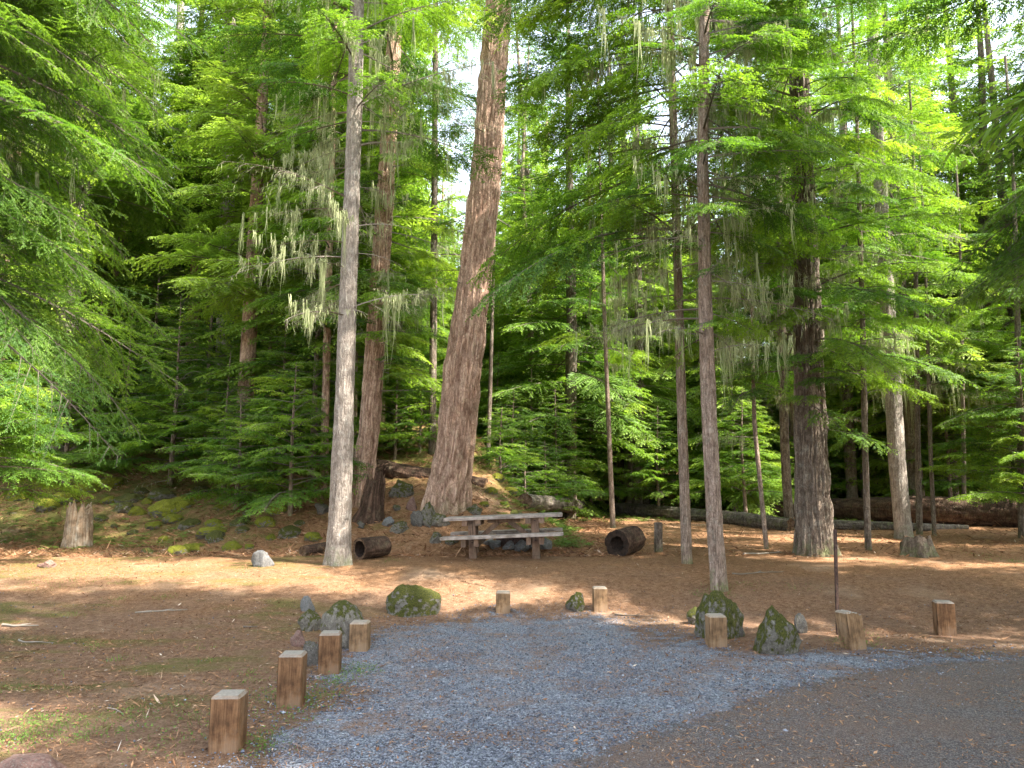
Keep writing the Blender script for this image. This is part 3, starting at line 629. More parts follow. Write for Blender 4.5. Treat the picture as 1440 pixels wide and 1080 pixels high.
# ================================================================== POSTS
def box(bm, size, loc=(0, 0, 0), rot=(0, 0, 0), bev=.006, seg=2):
    r = bmesh.ops.create_cube(bm, size=1); vs = r['verts']
    bmesh.ops.scale(bm, vec=size, verts=vs)
    if bev:
        es = list({e for v in vs for e in v.link_edges}); rb = bmesh.ops.bevel(bm, geom=es, offset=bev, segments=seg, affect='EDGES', profile=.6)
        vs = list({v for f in rb['faces'] for v in f.verts} | {v for v in vs if v.is_valid})
    m = Matrix.Translation(loc) @ Euler(rot).to_matrix().to_4x4(); bmesh.ops.transform(bm, matrix=m, verts=[v for v in vs if v.is_valid])
def post(px, base, top, wpx, label, m='post', rz=0, tilt=(0, 0), cut=0, chamf=.018, seed=0, w=None):
    x, y, z = on_ground(px, base); w = w or .185
    d = y + w / 2; h = (base - top) * d / F - w * (1.35) / d * .45 + .02
    z = Hs(x, d); bm = bmesh.new(); g = random.Random(seed)
    r = bmesh.ops.create_cube(bm, size=1); bmesh.ops.scale(bm, vec=(w, w, h + .12), verts=r['verts']); bmesh.ops.translate(bm, vec=(0, 0, (h - .12) / 2), verts=r['verts'])
    topf = [f for f in bm.faces if f.normal.z > .9][0]
    bmesh.ops.bevel(bm, geom=list(topf.edges), offset=chamf, segments=1, affect='EDGES')
    vert = [e for e in bm.edges if abs((e.verts[0].co - e.verts[1].co).normalized().z) > .95]
    bmesh.ops.bevel(bm, geom=vert, offset=.007, segments=2, affect='EDGES')
    for k in range(3): bmesh.ops.subdivide_edges(bm, edges=[e for e in bm.edges if e.calc_length() > .035], cuts=1, use_grid_fill=True)
    bmesh.ops.triangulate(bm, faces=[f for f in bm.faces if len(f.verts) > 4])
    co = np.array([v.co[:] for v in bm.verts]); nz = fbm(co * np.array([28, 28, 3]) + seed * 3, seed, 3)
    for v, q in zip(bm.verts, nz): v.co.x += q * .0035 * (1 if v.co.x > 0 else -1); v.co.y += q * .0035 * (1 if v.co.y > 0 else -1)
    if cut:
        for v in bm.verts:
            lim = h - cut * max(0, (v.co.x + w * .15) / w) * 1.0 - cut * .12 * math.sin(v.co.x * 120)
            if v.co.z > lim: v.co.z = lim
    o = obj('wooden_post', bmesh_mesh('wooden_post', bm, M[m]), None, (x, d, z), (tilt[0], tilt[1], rz))
    return tag(o, label, 'post', 'wooden posts along the parking spot')
post(312, 1063, 990, 56, 'nearest wooden post, at the lower left of the photo', rz=.02, seed=1)
post(404, 998, 930, 42, 'second nearest post of the left row, weeds at its foot', rz=.05, seed=2, tilt=(0, .01))
post(460, 950, 897, 36, 'third nearest post of the left row, with chipped top corner', rz=.1, seed=3)
post(503, 918, 880, 31, 'farthest post of the left row, right beside the big grey boulder', rz=0, seed=4, m='post_pale')
post(707, 863, 837, 18, 'small pale post standing alone at the back of the gravel', m='post_pale', seed=5, tilt=(0, .02))
post(845, 862, 832, 20, 'small pale post right of the little mossy rock', m='post_pale', seed=6)
post(1011, 911, 870, 30, 'post in front of the large mossy boulder on the right', m='post_pale', rz=0, seed=7)
post(1206, 915, 865, 40, 'split leaning post beside the thin metal stake', m='post_pale', rz=.25, tilt=(-.03, -.10), cut=.09, seed=8)
post(1336, 895, 851, 38, 'rightmost post, standing on the needle bed', rz=-.25, seed=9, w=.195)
# round stub post by the log round
x, y, z = on_ground(927, 777)
V, Q, tn, C, r, T = tube([(0, 0, -.1), (0, 0, .3), (0, 0, .56)], [.085, .082, .08], 40, .03, .006, 4, 1, 5)
mb = MB(); mb.add(V.reshape(-1, 3), Q, 0, tn); k = len(V) * 0 + 40; ring = V[-1]; c = ring.mean(0)
inner = c + (ring - c) * .02; mb.add(np.concatenate([ring, inner + [0, 0, .012]]), np.array([[a, (a + 1) % 40, 40 + (a + 1) % 40, 40 + a] for a in range(40)]), 1, .5)
tag(obj('wooden_post', mb.mesh('stub', [M['bark_dark'], M['wood_end']], True), None, (x, y + .08, z), (0, .02, 0)), 'dark round stub post behind the hollow log round, right of the table', 'post')
# metal stake
x, y, z = on_ground(1179, 893); bm = bmesh.new()
hh = 141 * y / F; box(bm, (.030, .004, hh + .2), (0, 0, hh / 2 - .1), bev=.001); box(bm, (.004, .026, hh + .2), (-.013, .0155, hh / 2 - .1), bev=.001)
for k in range(14): box(bm, (.010, .003, .018), (.002, -.0032, .12 + k * hh / 15), bev=0)
tag(obj('metal_stake', bmesh_mesh('metal_stake', bm, M['metal']), None, (x, y, z), (0, .028, .15)), 'thin tall rusty metal stake driven into the ground beside the split post', 'stake')

# ================================================================== PICNIC TABLE
x, y, z = on_ground(711, 787); TY = y + .45; z = Hs(x, TY) - .02
tab = empty('picnic_table', 'heavy weathered wooden picnic table with attached benches on the needle bed', 'picnic table', ((711 - 720) / F * TY, TY, z), R(-3)); tab.rotation_euler = (0, R(-2.4), R(-3))
def part(name, m, boxes, parent=tab, bev=.006):
    bm = bmesh.new()
    for b in boxes: box(bm, *b, bev=bev)
    return obj(name, bmesh_mesh(name, bm, M[m]), parent)
TL = 2.14
for k in range(5): part('tabletop_plank', 'plank', [((TL, .14, .055), (random.uniform(-.01, .01), -.30 + k * .15, .74))])
for s in (-1, 1):
    for j in range(2): part('seat_plank', 'plank', [((TL, .135, .055), (random.uniform(-.012, .012), s * (.60 + .14 * j), .43))])
for sx in (-1, 1):
    X = sx * .57
    for s in (-1, 1): part('leg', 'beam', [((.135, .135, .70), (X, s * .20, .36))])
    part('top_beam', 'beam', [((.10, .70, .10), (X - sx * .12, 0, .662))]); part('top_beam', 'beam', [((.10, .70, .10), (X + sx * .12, 0, .662))])
    part('seat_beam', 'beam', [((.085, 1.46, .135), (X - sx * .112, 0, .333))]); part('seat_beam', 'beam', [((.085, 1.46, .135), (X + sx * .112, 0, .333))])
    part('foot', 'beam', [((.14, .62, .08), (X, 0, -.0))])
    L_ = .50; part('brace', 'beam', [((L_, .085, .085), (sx * .29, 0, .50), (0, sx * R(38), 0))])
for sx in (-1, 1):
    for yb in (-.20, .20):
        for zb in (.31, .36, .66): part('bolt', 'metal', [((.035, .02, .02), (sx * (.57 - .0) + 0 * yb, yb * 1.0 + (-.07 if yb < 0 else .07), zb))], bev=.004)
part('centre_beam', 'beam', [((.60, .12, .07), (0, 0, .675))])

# fire ring behind the table
x, y, z = on_ground(727, 778); y = TY + 1.25; z = Hs(0.1, y); fx = .12
mb = MB(); a = np.linspace(0, 2 * math.pi, 48, endpoint=False); rr = [(.42, -.05), (.42, .26), (.435, .27), (.435, -.05)]
V = np.concatenate([np.stack([np.cos(a) * q, np.sin(a) * q, 0 * a + h], 1) for q, h in rr]); Q = []
for k in range(3):
    for j in range(48): Q.append([48 * k + j, 48 * k + (j + 1) % 48, 48 * (k + 1) + (j + 1) % 48, 48 * (k + 1) + j])
mb.add(V, Q); tag(obj('fire_ring', mb.mesh('fire_ring', [M['metal']], False), None, (fx, y, z)), 'low dark metal fire ring set on the ground behind the picnic table', 'fire ring')
FR = [('pale flat stone', -2.45), ('wide grey stone', -1.9), ('upright blocky stone', -1.45), ('narrow dark stone', -1.05), ('small dark stone', -.55), ('rounded stone', -2.9)]
for k, (lab, an) in enumerate(FR):
    s = random.uniform(.10, .15)
    o = obj('rock', rock_mesh(140 + k, M['rock_grey'], lo=False, sharp=.6), None, (fx + math.cos(an) * .58, y + math.sin(an) * .56, z + .06), (0, 0, random.random() * 6), (s * 1.15, s, s * .95))
    tag(o, lab + (' at the far left of', ' left of centre against', ' at the centre of', ' right of centre against', ' at the right of', ' behind the leftmost stone of')[k] + ' the fire ring, seen under the table', 'rock')

# ================================================================== LOGS AND STUMPS
def log(name, label, cat, pts, bark, seed, amp=.02, hollow=None, end='wood_end', seg=56, group=None, step=.06, jag=0):
    """pts: world centre points + radius"""
    P = np.array([p[:3] for p in pts], float); rad = [p[3] for p in pts]; base = P.mean(0); P = P - base
    V, Q, tn, C, r, T = tube(P, rad, seg, step, amp, 5, 1.2, seed)
    mb = MB()
    if jag:
        g = np.random.default_rng(seed); jz = fbm(np.stack([np.cos(np.arange(seg) / seg * 6.28) * 4, np.sin(np.arange(seg) / seg * 6.28) * 4, np.zeros(seg)], 1), seed, 3) * jag
        for q, sgn in ((0, -1), (-1, 1)): V[q] += T[q][None] * jz[:, None]
    mb.add(V.reshape(-1, 3), Q, 0, tn)
    for q in (0, -1):
        ring = V[q]; c = ring.mean(0); inw = T[0] if q == 0 else -T[-1]; hr = hollow if hollow and (q == 0) else 0
        rings = [ring]
        ks = [.92, .6, .3, .03] if not hr else [1 - .15 * hr, .97 * hr + .02]
        jj = np.random.default_rng(seed + 3).normal(0, .006, (6, seg))
        for i_, k_ in enumerate(ks): rings.append(c + (ring - c) * k_ + inw * (.008 * (1 if k_ < .95 else 0) + jj[i_][:, None]))
        W = np.concatenate(rings); QQ = [[seg * i_ + a, seg * i_ + (a + 1) % seg, seg * (i_ + 1) + (a + 1) % seg, seg * (i_ + 1) + a] for i_ in range(len(rings) - 1) for a in range(seg)]
        if q == -1: pass
        else: QQ = [x_[::-1] for x_ in QQ]
        mb.add(W, QQ, 1, .5)
        if hr:
            last = rings[-1]; dp = .5 * np.linalg.norm(P[-1] - P[0]); rs = [last, c + (last - c) * .9 + inw * dp * .6, c + (last - c) * .5 + inw * dp, c + (last - c) * .01 + inw * dp]
            W = np.concatenate(rs); QQ = [[seg * i_ + a, seg * (i_ + 1) + a, seg * (i_ + 1) + (a + 1) % seg, seg * i_ + (a + 1) % seg] for i_ in range(3) for a in range(seg)]
            mb.add(W, QQ, 2, .5)
    o = obj(name, mb.mesh(name, [M[bark], M[end], M['dark_wood']], True), None, tuple(base)); return tag(o, label, cat, group)
def gp(px, py, rpx):   # a log resting on the ground whose lower edge shows at (px, py)
    x, y, z = on_ground(px, py); r = rpx * y / F; y += r * .8; return (x * y / (y - r * .8), y, Hs(x, y) + r * .85, r)
log('fallen_log', 'long weathered fallen log stretching right from behind the picnic table', 'log', [gp(738, 716, 11), gp(830, 722, 10), gp(960, 733, 10), gp(1050, 741, 10), gp(1112, 747, 9.5)], 'log_grey', 5, .02, end='wood_end', step=.09, jag=.1)
log('fallen_log', 'huge dark fallen log lying across the back at the right edge', 'log', [gp(1085, 728, 11), gp(1180, 732, 16), gp(1280, 736, 20), gp(1440, 742, 23), gp(1620, 750, 26)], 'bark_log', 6, .05, step=.09)
log('fallen_log', 'thin grey fallen trunk lying in front of the huge dark log', 'log', [gp(1060, 741, 6), gp(1180, 745, 7), gp(1300, 748, 6), gp(1360, 744, 3)], 'log_grey', 7, .01, step=.09, seg=24)
p1 = at_depth(520, 655, 19.6); p2 = at_depth(585, 671, 19.2); p3 = at_depth(683, 686, 18.9)
log('fallen_log', 'brown fallen log lying behind the foot of the big fir', 'log', [(*p1, .22), (*p2, .26), (*p3, .24)], 'bark_log', 8, .04)
def at(px, py, Y, r): return (*at_depth(px, py, Y), r * Y / F)
y0 = on_ground(518, 788)[1]
log('log_round', 'short hollow reddish log lying right beside the grey trunk', 'log', [at(505, 772, y0 + .1, 15), at(541, 768, y0 + .55, 14)], 'bark_log', 9, .012, hollow=.75, step=.03)
y0 = on_ground(440, 784)[1]
log('fallen_log', 'short dark log end poking out left of the grey trunk', 'log', [at(425, 776, y0 + .2, 8), at(470, 768, y0 + .8, 8)], 'bark_log', 10, .01, step=.03)
y0 = on_ground(873, 783)[1]
log('log_round', 'thick dark log round with a rotten hollow end, right of the table', 'log', [at(868, 765, y0 + .1, 19.5), at(892, 757, y0 + .62, 18)], 'bark_log', 11, .02, hollow=.55, step=.03, end='dark_wood', jag=.04)
def stump(px, base, top, wpx, label, m, seed, amp=.03, jag=.12, flare=.4, name='tree_stump', lean=0, taper=.85, topm='wood_end', group=None):
    x, y, z = on_ground(px, base); r = wpx / 2 * y / F; h = (base - top) * y / F; y += r; z = Hs(x, y); seg = 72
    V, Q, tn, C, rr_, T = tube([(0, 0, -.1), (lean * .5, 0, h * .5), (lean, 0, h)], [r, r * (1 + taper) / 2, r * taper], seg, .03, amp, 6, .8, seed, flare, 5)
    th = np.arange(seg) / seg * 6.28; j = fbm(np.stack([np.cos(th) * 3, np.sin(th) * 3, np.zeros(seg)], 1), seed + 1, 3) * jag * 2
    zz = V[:, :, 2].copy(); V[:, :, 2] += j[None] * np.clip(zz / h, 0, 1) ** 3
    mb = MB(); mb.add(V.reshape(-1, 3), Q, 0, tn); ring = V[-1]; c = ring.mean(0)
    rings = [ring] + [np.stack([*(c[:2, None] + (ring - c)[:, :2].T * k_), ring[:, 2] * k_ + (c[2] - jag * (1 - k_) * 1.2) * (1 - k_) - .01], 1) for k_ in (.93, .6, .3, .02)]
    mb.add(np.concatenate(rings), [[seg * i_ + a, seg * i_ + (a + 1) % seg, seg * (i_ + 1) + (a + 1) % seg, seg * (i_ + 1) + a] for i_ in range(4) for a in range(seg)], 1, .5)
    return tag(obj(name, mb.mesh(name, [M[m], M[topm]], True), None, (x, y, z), (0, 0, 0)), label, 'stump', group)
stump(98, 772, 720, 38, 'pale splintered stump standing in the weeds at the far left', 'rotten', 3, .06, .22, .22, topm='rotten')
stump(1301, 784, 757, 38, 'low dark stump with green moss on the right side', 'bark_dark', 4, .04, .05, .5)
stump(516, 738, 680, 36, 'dark broken snag between the grey trunk and the big fir', 'bark_log', 5, .06, .25, .35, lean=.15, taper=.7)
stump(1275, 775, 763, 12, 'tiny grey stub just left of the low mossy stump', 'bark_dark', 6, .01, .03, .3)
# sticks
def stick(px, py, L, rz, r, label, seed, pale=.8):
    x, y, z = on_ground(px, py); g = np.random.default_rng(seed); mb = MB(); n = 9
    t = np.linspace(-.5, .5, n); off = np.cumsum(g.normal(0, .035, n)) * L
    X = t * L * math.cos(rz) - off * math.sin(rz); Y = t * L * math.sin(rz) + off * math.cos(rz)
    Zz = H(X + x, Y + y) - z + r * .7 + np.abs(g.normal(0, .006, n))
    V, Q, tn, C, rr_, T = tube(np.stack([X, Y, Zz], 1), r * np.linspace(1, .35, n) * g.uniform(.75, 1.2, n), 10, .03, r * .2, 3, 2, seed)
    mb.add(V.reshape(-1, 3), Q, 0, np.clip(tn * .5 + pale * .6, 0, 1))
    k = n // 2; a2 = rz + g.choice([-1, 1]) * .7; l2 = L * .28
    P2 = np.array([[X[k], Y[k], Zz[k]], [X[k] + math.cos(a2) * l2 * .5, Y[k] + math.sin(a2) * l2 * .5, Zz[k] + .01], [X[k] + math.cos(a2 + .2) * l2, Y[k] + math.sin(a2 + .2) * l2, Zz[k] + .005]])
    V, Q, tn, C, rr_, T = tube(P2, [r * .5, r * .35, r * .15], 8, .03, 0, 3, 2, seed); mb.add(V.reshape(-1, 3), Q, 0, pale)
    tag(obj('fallen_branch', mb.mesh('fallen_branch', [M['twig']], True), None, (x, y, z)), label, 'stick')
stick(226, 862, .62, .15, .014, 'pale flat stick lying alone on the left ground', 1, 1); stick(28, 882, .45, -.1, .02, 'pale broken stick at the left edge of the photo', 2, 1)
stick(52, 905, .4, .1, .012, 'thin stick below the pale one at the left edge', 3, .8); stick(165, 1003, .3, -.7, .007, 'small curved twig above the nearest post', 4, .8)
stick(1065, 806, .9, .25, .012, 'thin fallen branch on the needles behind the craggy boulder', 5, .5); stick(1075, 780, .8, .12, .02, 'pale fallen branch lying between the two slim right trunks', 6, 1)
stick(352, 884, .16, .2, .014, 'small reddish piece of bark on the left ground', 7, .1); stick(890, 864, .5, .1, .012, 'dark stick beside the small back post', 8, .1)
p = on_ground(158, 622)
V, Q, tn, C, r, T = tube([(-1.3, .2, .35), (0, 0, .3), (1.1, -.3, .12)], [.08, .07, .04], 20, .1, .01, 4, 1, 4)
mb = MB(); mb.add(V.reshape(-1, 3), Q, 0, tn); tag(obj('fallen_branch', mb.mesh('fallen_branch', [M['log_grey']], True), None, p), 'bare grey fallen trunk lying on the upper left slope', 'branch')
for k, (px, py, rz, s, lab) in enumerate([(235, 690, 2.6, 1.5, 'tangled dead branch under the young trees of the left slope'), (215, 668, .4, 1.3, 'bare grey branch propped on the mossy left slope'), (330, 640, 1.2, 1.2, 'dead branch high on the left slope behind the young trees')]):
    p = on_ground(px, py); tag(obj('dead_branch', DL[k % 4], None, (p[0], p[1], p[2] + .25), (.3, .15, rz), s), lab, 'branch')

# ================================================================== TREES
S_ = math.pi
# grey trunk, left of centre
root, pf, rad, b = hero_tree('grey_barked_tree', 'tall straight grey-barked tree left of the picnic table, lichened bare limbs high up', [(475, 794, 38), (479, 700, 35), (485, 550, 31), (492, 350, 28), (498, 180, 26), (502, 40, 24), (505, -80, 21)], M['bark_grey'], 22, seg=96, step=.05, amp=.012, fq=9, fz=2.4, seed=3, flare=.42)
add_dead(root, pf, rad, 40, 4.2, 11.5, 21, 1.1, .9); add_boughs(root, pf, rad, 26, 7.5, 12.5, lambda t: 2.3, 5, BM, pitch=(-.2, .05)); add_boughs(root, pf, rad, 40, 12.5, 21, lambda t: 2.4 * (1 - t) + .5, 6, BM)
# the big fir
root, pf, rad, b = hero_tree('fir_tree', 'massive leaning reddish-barked fir behind the picnic table', [(627, 716, 68), (639, 640, 65), (651, 520, 61), (667, 400, 55), (680, 280, 52), (690, 150, 51), (697, 60, 47), (706, -60, 42)], M['bark_fir'], 30, seg=190, step=.045, amp=.060, fq=7, fz=.9, seed=8, flare=.20)
add_boughs(root, pf, rad, 7, 4.2, 9.5, lambda t: 1.2, 8, BMD, az=(S_ * .85, S_ * 1.3), pitch=(-.1, .1)); add_boughs(root, pf, rad, 8, 9.0, 14, lambda t: 2.2, 9, BMD, az=(-.9, .9)); add_boughs(root, pf, rad, 50, 13.5, 29, lambda t: 3.2 * (1 - t) + .6, 10, BMD)
add_dead(root, pf, rad, 6, 5, 12, 22, .8, .3)
# reddish trunk behind the grey one
root, pf, rad, b = hero_tree('fir_tree', 'dim reddish trunk rising just right of and behind the grey tree', [(506, 712, 36), (520, 600, 34), (530, 450, 33), (540, 300, 30), (551, 120, 26), (560, -40, 22)], M['bark_fir'], 26, seg=110, step=.06, amp=.045, fq=7, fz=1, seed=14, flare=.3)
add_dead(root, pf, rad, 20, 3.5, 13, 23, 1.1, .9); add_boughs(root, pf, rad, 16, 3.0, 9, lambda t: 1.8, 11, BMD, pitch=(-.25, 0)); add_boughs(root, pf, rad, 7, 2.4, 4.2, lambda t: 1.6, 112, BM, az=(4.9, 6.6), pitch=(-.1, .1)); add_boughs(root, pf, rad, 18, 3.8, 13, lambda t: 2.0, 111, BM, az=(3.6, 5.6), pitch=(-.4, -.1)); add_boughs(root, pf, rad, 55, 9, 25, lambda t: 2.8 * (1 - t) + .6, 12, BMD)
# pair of slim trees right of centre
root, pf, rad, b = hero_tree('hemlock_tree', 'slim tree with long hanging lichen, left of the pair in front of the right boulders', [(966, 793, 17), (961, 650, 16), (955, 450, 15), (949, 250, 14), (944, 80, 13), (940, -60, 11)], M['bark_brown'], 20, seg=64, step=.05, amp=.008, fq=7, fz=2, seed=21, flare=.35)
add_dead(root, pf, rad, 40, 3.8, 11.5, 24, 1.1, 1.0, az=(2.2, 6.6)); add_boughs(root, pf, rad, 34, 5.6, 13, lambda t: 2.4, 13, BM, pitch=(-.25, .05)); add_boughs(root, pf, rad, 20, 5.4, 12.5, lambda t: 3.2, 131, BM, az=(2.5, 4.0), pitch=(-.4, .0), scl=1.1); add_boughs(root, pf, rad, 26, 13, 19.5, lambda t: 2.2 * (1 - t) + .4, 14, BM)
root, pf, rad, b = hero_tree('hemlock_tree', 'slim brown tree growing behind the large mossy boulder right of the gravel', [(1012, 830, 26), (1005, 740, 26), (998, 600, 25), (991, 400, 22), (988, 220, 19), (990, 60, 17), (992, -80, 15)], M['bark_brown'], 20, seg=84, step=.045, amp=.012, fq=7, fz=2, seed=24, flare=.25)
add_dead(root, pf, rad, 34, 3.4, 9.5, 25, 1.0, 1.0); add_boughs(root, pf, rad, 30, 5.2, 11, lambda t: 2.0, 15, BM, pitch=(-.25, .05)); add_boughs(root, pf, rad, 12, 5.6, 9.5, lambda t: 2.4, 151, BM, az=(-1.2, .8), pitch=(-.35, .0)); add_boughs(root, pf, rad, 9, 3.6, 5.6, lambda t: 1.1, 152, BM, pitch=(-.35, .0)); add_boughs(root, pf, rad, 30, 11, 19.5, lambda t: 2.3 * (1 - t) + .4, 16, BM)
# right big fir
root, pf, rad, b = hero_tree('fir_tree', 'stout rugged-barked fir on the right, foliage hiding its upper trunk', [(1146, 780, 57), (1143, 700, 54), (1139, 560, 50), (1134, 400, 42), (1128, 220, 36), (1122, 50, 31), (1118, -60, 28)], M['bark_dark'], 26, seg=160, step=.045, amp=.065, fq=7, fz=.9, seed=28, flare=.40)
add_dead(root, pf, rad, 26, 3.4, 10, 26, 1.3, .6, az=(3.0, 6.4)); add_boughs(root, pf, rad, 40, 3.3, 10.5, lambda t: 2.6, 17, BM, pitch=(-.3, .05)); add_boughs(root, pf, rad, 22, 3.4, 10, lambda t: 2.4, 171, BM, az=(3.6, 5.8), pitch=(-.4, -.05)); add_boughs(root, pf, rad, 9, 2.3, 4.6, lambda t: 1.2, 172, BM, az=(4.0, 6.2), pitch=(-.35, .0)); add_boughs(root, pf, rad, 45, 10.5, 25, lambda t: 3 * (1 - t) + .5, 18, BM)
# grey tree behind, right
root, pf, rad, b = hero_tree('grey_barked_tree', 'grey-barked tree with a curved foot, right of the stout rugged fir', [(1271, 757, 26), (1262, 660, 26), (1254, 520, 24), (1243, 350, 22), (1233, 180, 20), (1226, 20, 18), (1222, -60, 16)], M['bark_grey'], 24, seg=72, step=.06, amp=.012, fq=8, fz=2, seed=33, flare=.3)
add_dead(root, pf, rad, 26, 4.5, 13, 27, 1.3, .55); add_boughs(root, pf, rad, 36, 5.0, 13, lambda t: 2.4, 19, BM, pitch=(-.25, .05)); add_boughs(root, pf, rad, 30, 13, 23, lambda t: 2.6 * (1 - t) + .5, 20, BM)
# slender secondary trees
SL = [([(1078, 772, 8), (1070, 690, 7.5), (1061, 600, 7), (1058, 480, 5)], 'bark_brown', 8.5, 'thin crooked pale tree between the slim pair and the stout fir', 3.0, 14, 1.1),
      ([(1110, 745, 15), (1104, 640, 15), (1100, 500, 14), (1096, 300, 12)], 'bark_dark', 19, 'straight dark-purple trunk just behind and left of the stout fir', 5, 30, 1.9),
      ([(1221, 774, 11), (1217, 650, 10), (1214, 500, 9), (1210, 350, 8)], 'bark_dark', 13, 'thin very dark straight tree right of the metal stake', 3.5, 24, 1.5),
      ([(1200, 728, 19), (1195, 640, 18), (1190, 500, 17), (1187, 300, 15)], 'bark_dark', 20, 'dark trunk behind the huge log, right of the stout fir', 5, 28, 2.0),
      ([(1293, 752, 10), (1291, 650, 9), (1289, 500, 8), (1287, 350, 7)], 'bark_dark', 12, 'thin dark tree, first right of the curved grey trunk', 4, 22, 1.5),
      ([(1314, 754, 7), (1309, 650, 6.5), (1305, 500, 6)], 'bark_dark', 10, 'second very thin tree right of the curved grey trunk', 3.6, 18, 1.2),
      ([(1356, 738, 7), (1355, 620, 6.5), (1352, 450, 6)], 'bark_dark', 12, 'thin tree standing in front of the huge dark log', 4.0, 24, 1.5),
      ([(1437, 757, 11), (1435, 620, 10), (1430, 420, 9)], 'bark_dark', 12, 'thin dark tree at the right edge of the photo', 3.0, 40, 1.9),
      ([(862, 742, 9), (858, 650, 8), (852, 500, 7), (848, 380, 6)], 'bark_brown', 13, 'thin dark tree rising behind the fallen log, right of the table', 4.6, 24, 1.6),
      ([(872, 716, 17), (869, 600, 16), (865, 450, 15)], 'bark_dark', 22, 'left trunk of the dark pair behind the long fallen log', 6, 34, 2.2),
      ([(888, 718, 16), (890, 600, 15), (893, 450, 14)], 'bark_brown', 21, 'right mossy trunk of the dark pair behind the long fallen log', 6, 30, 2.2),
      ([(744, 688, 15), (750, 560, 13), (758, 400, 12), (768, 200, 11)], 'bark_fir', 24, 'reddish distant trunk right of the big fir', 6, 36, 2.2),
      ([(686, 652, 7), (689, 560, 7), (692, 450, 6)], 'bark_dark', 14, 'thin dark trunk close to the right side of the big fir', 5, 22, 1.4),
      ([(608, 640, 13), (609, 480, 12), (611, 300, 11), (612, 100, 10)], 'bark_dark', 24, 'dark trunk glimpsed left of the big fir', 5, 36, 2.2),
      ([(455, 700, 14), (458, 560, 13), (462, 400, 12), (466, 250, 11)], 'bark_fir', 20, 'reddish trunk seen just left of the grey tree', 4, 34, 1.9),
      ([(345, 610, 12), (347, 500, 11), (350, 350, 10)], 'bark_fir', 20, 'reddish brown trunk on the crest of the left slope', 4, 34, 1.9),
      ([(252, 600, 19), (252, 400, 17), (253, 200, 15), (254, 0, 13)], 'bark_grey', 26, 'tall pale trunk high on the left slope reaching the top of the photo', 8, 34, 2.2),
      ([(112, 600, 14), (116, 430, 13), (122, 250, 12)], 'bark_fir', 22, 'brownish trunk at the far left behind the young trees', 5, 34, 2.1),
      ([(1386, 730, 22), (1386, 560, 20), (1384, 380, 18)], 'bark_dark', 24, 'broad dim trunk far behind the huge log near the right edge', 5, 34, 2.4)]
for k, (pts, bk, Ht, lab, h0, nb, L) in enumerate(SL):
    root, pf, rad, b = hero_tree('slender_conifer', lab, pts, M[bk], Ht, seg=28, step=.12, amp=.008 * pts[0][2] / 10, fq=5, fz=1.6, seed=40 + k, flare=.3)
    if k == 0: pf0, rad0 = pf, rad
    h0 = min(h0, Ht * .6); add_boughs(root, pf, rad, nb, h0, Ht - .5, lambda t, L=L: L * (1.1 - t) + .3, 60 + k, BM if k % 2 else BMD, pitch=(-.25, .05)); add_dead(root, pf, rad, 5, h0 * .7, h0 * 1.5, 80 + k, .7, .6)
# leaning pale dead trunk
root, pf, rad, b = hero_tree('dead_snag', 'pale bare leaning dead trunk behind the logs on the right', [(1226, 706, 9), (1230, 640, 9), (1236, 560, 8), (1240, 500, 6)], M['log_grey'], 5.6, seg=28, step=.1, amp=.008, seed=71, flare=.1); root['category'] = 'dead tree'
add_dead(root, pf, rad, 5, 2, 4.5, 99, .6, .2)

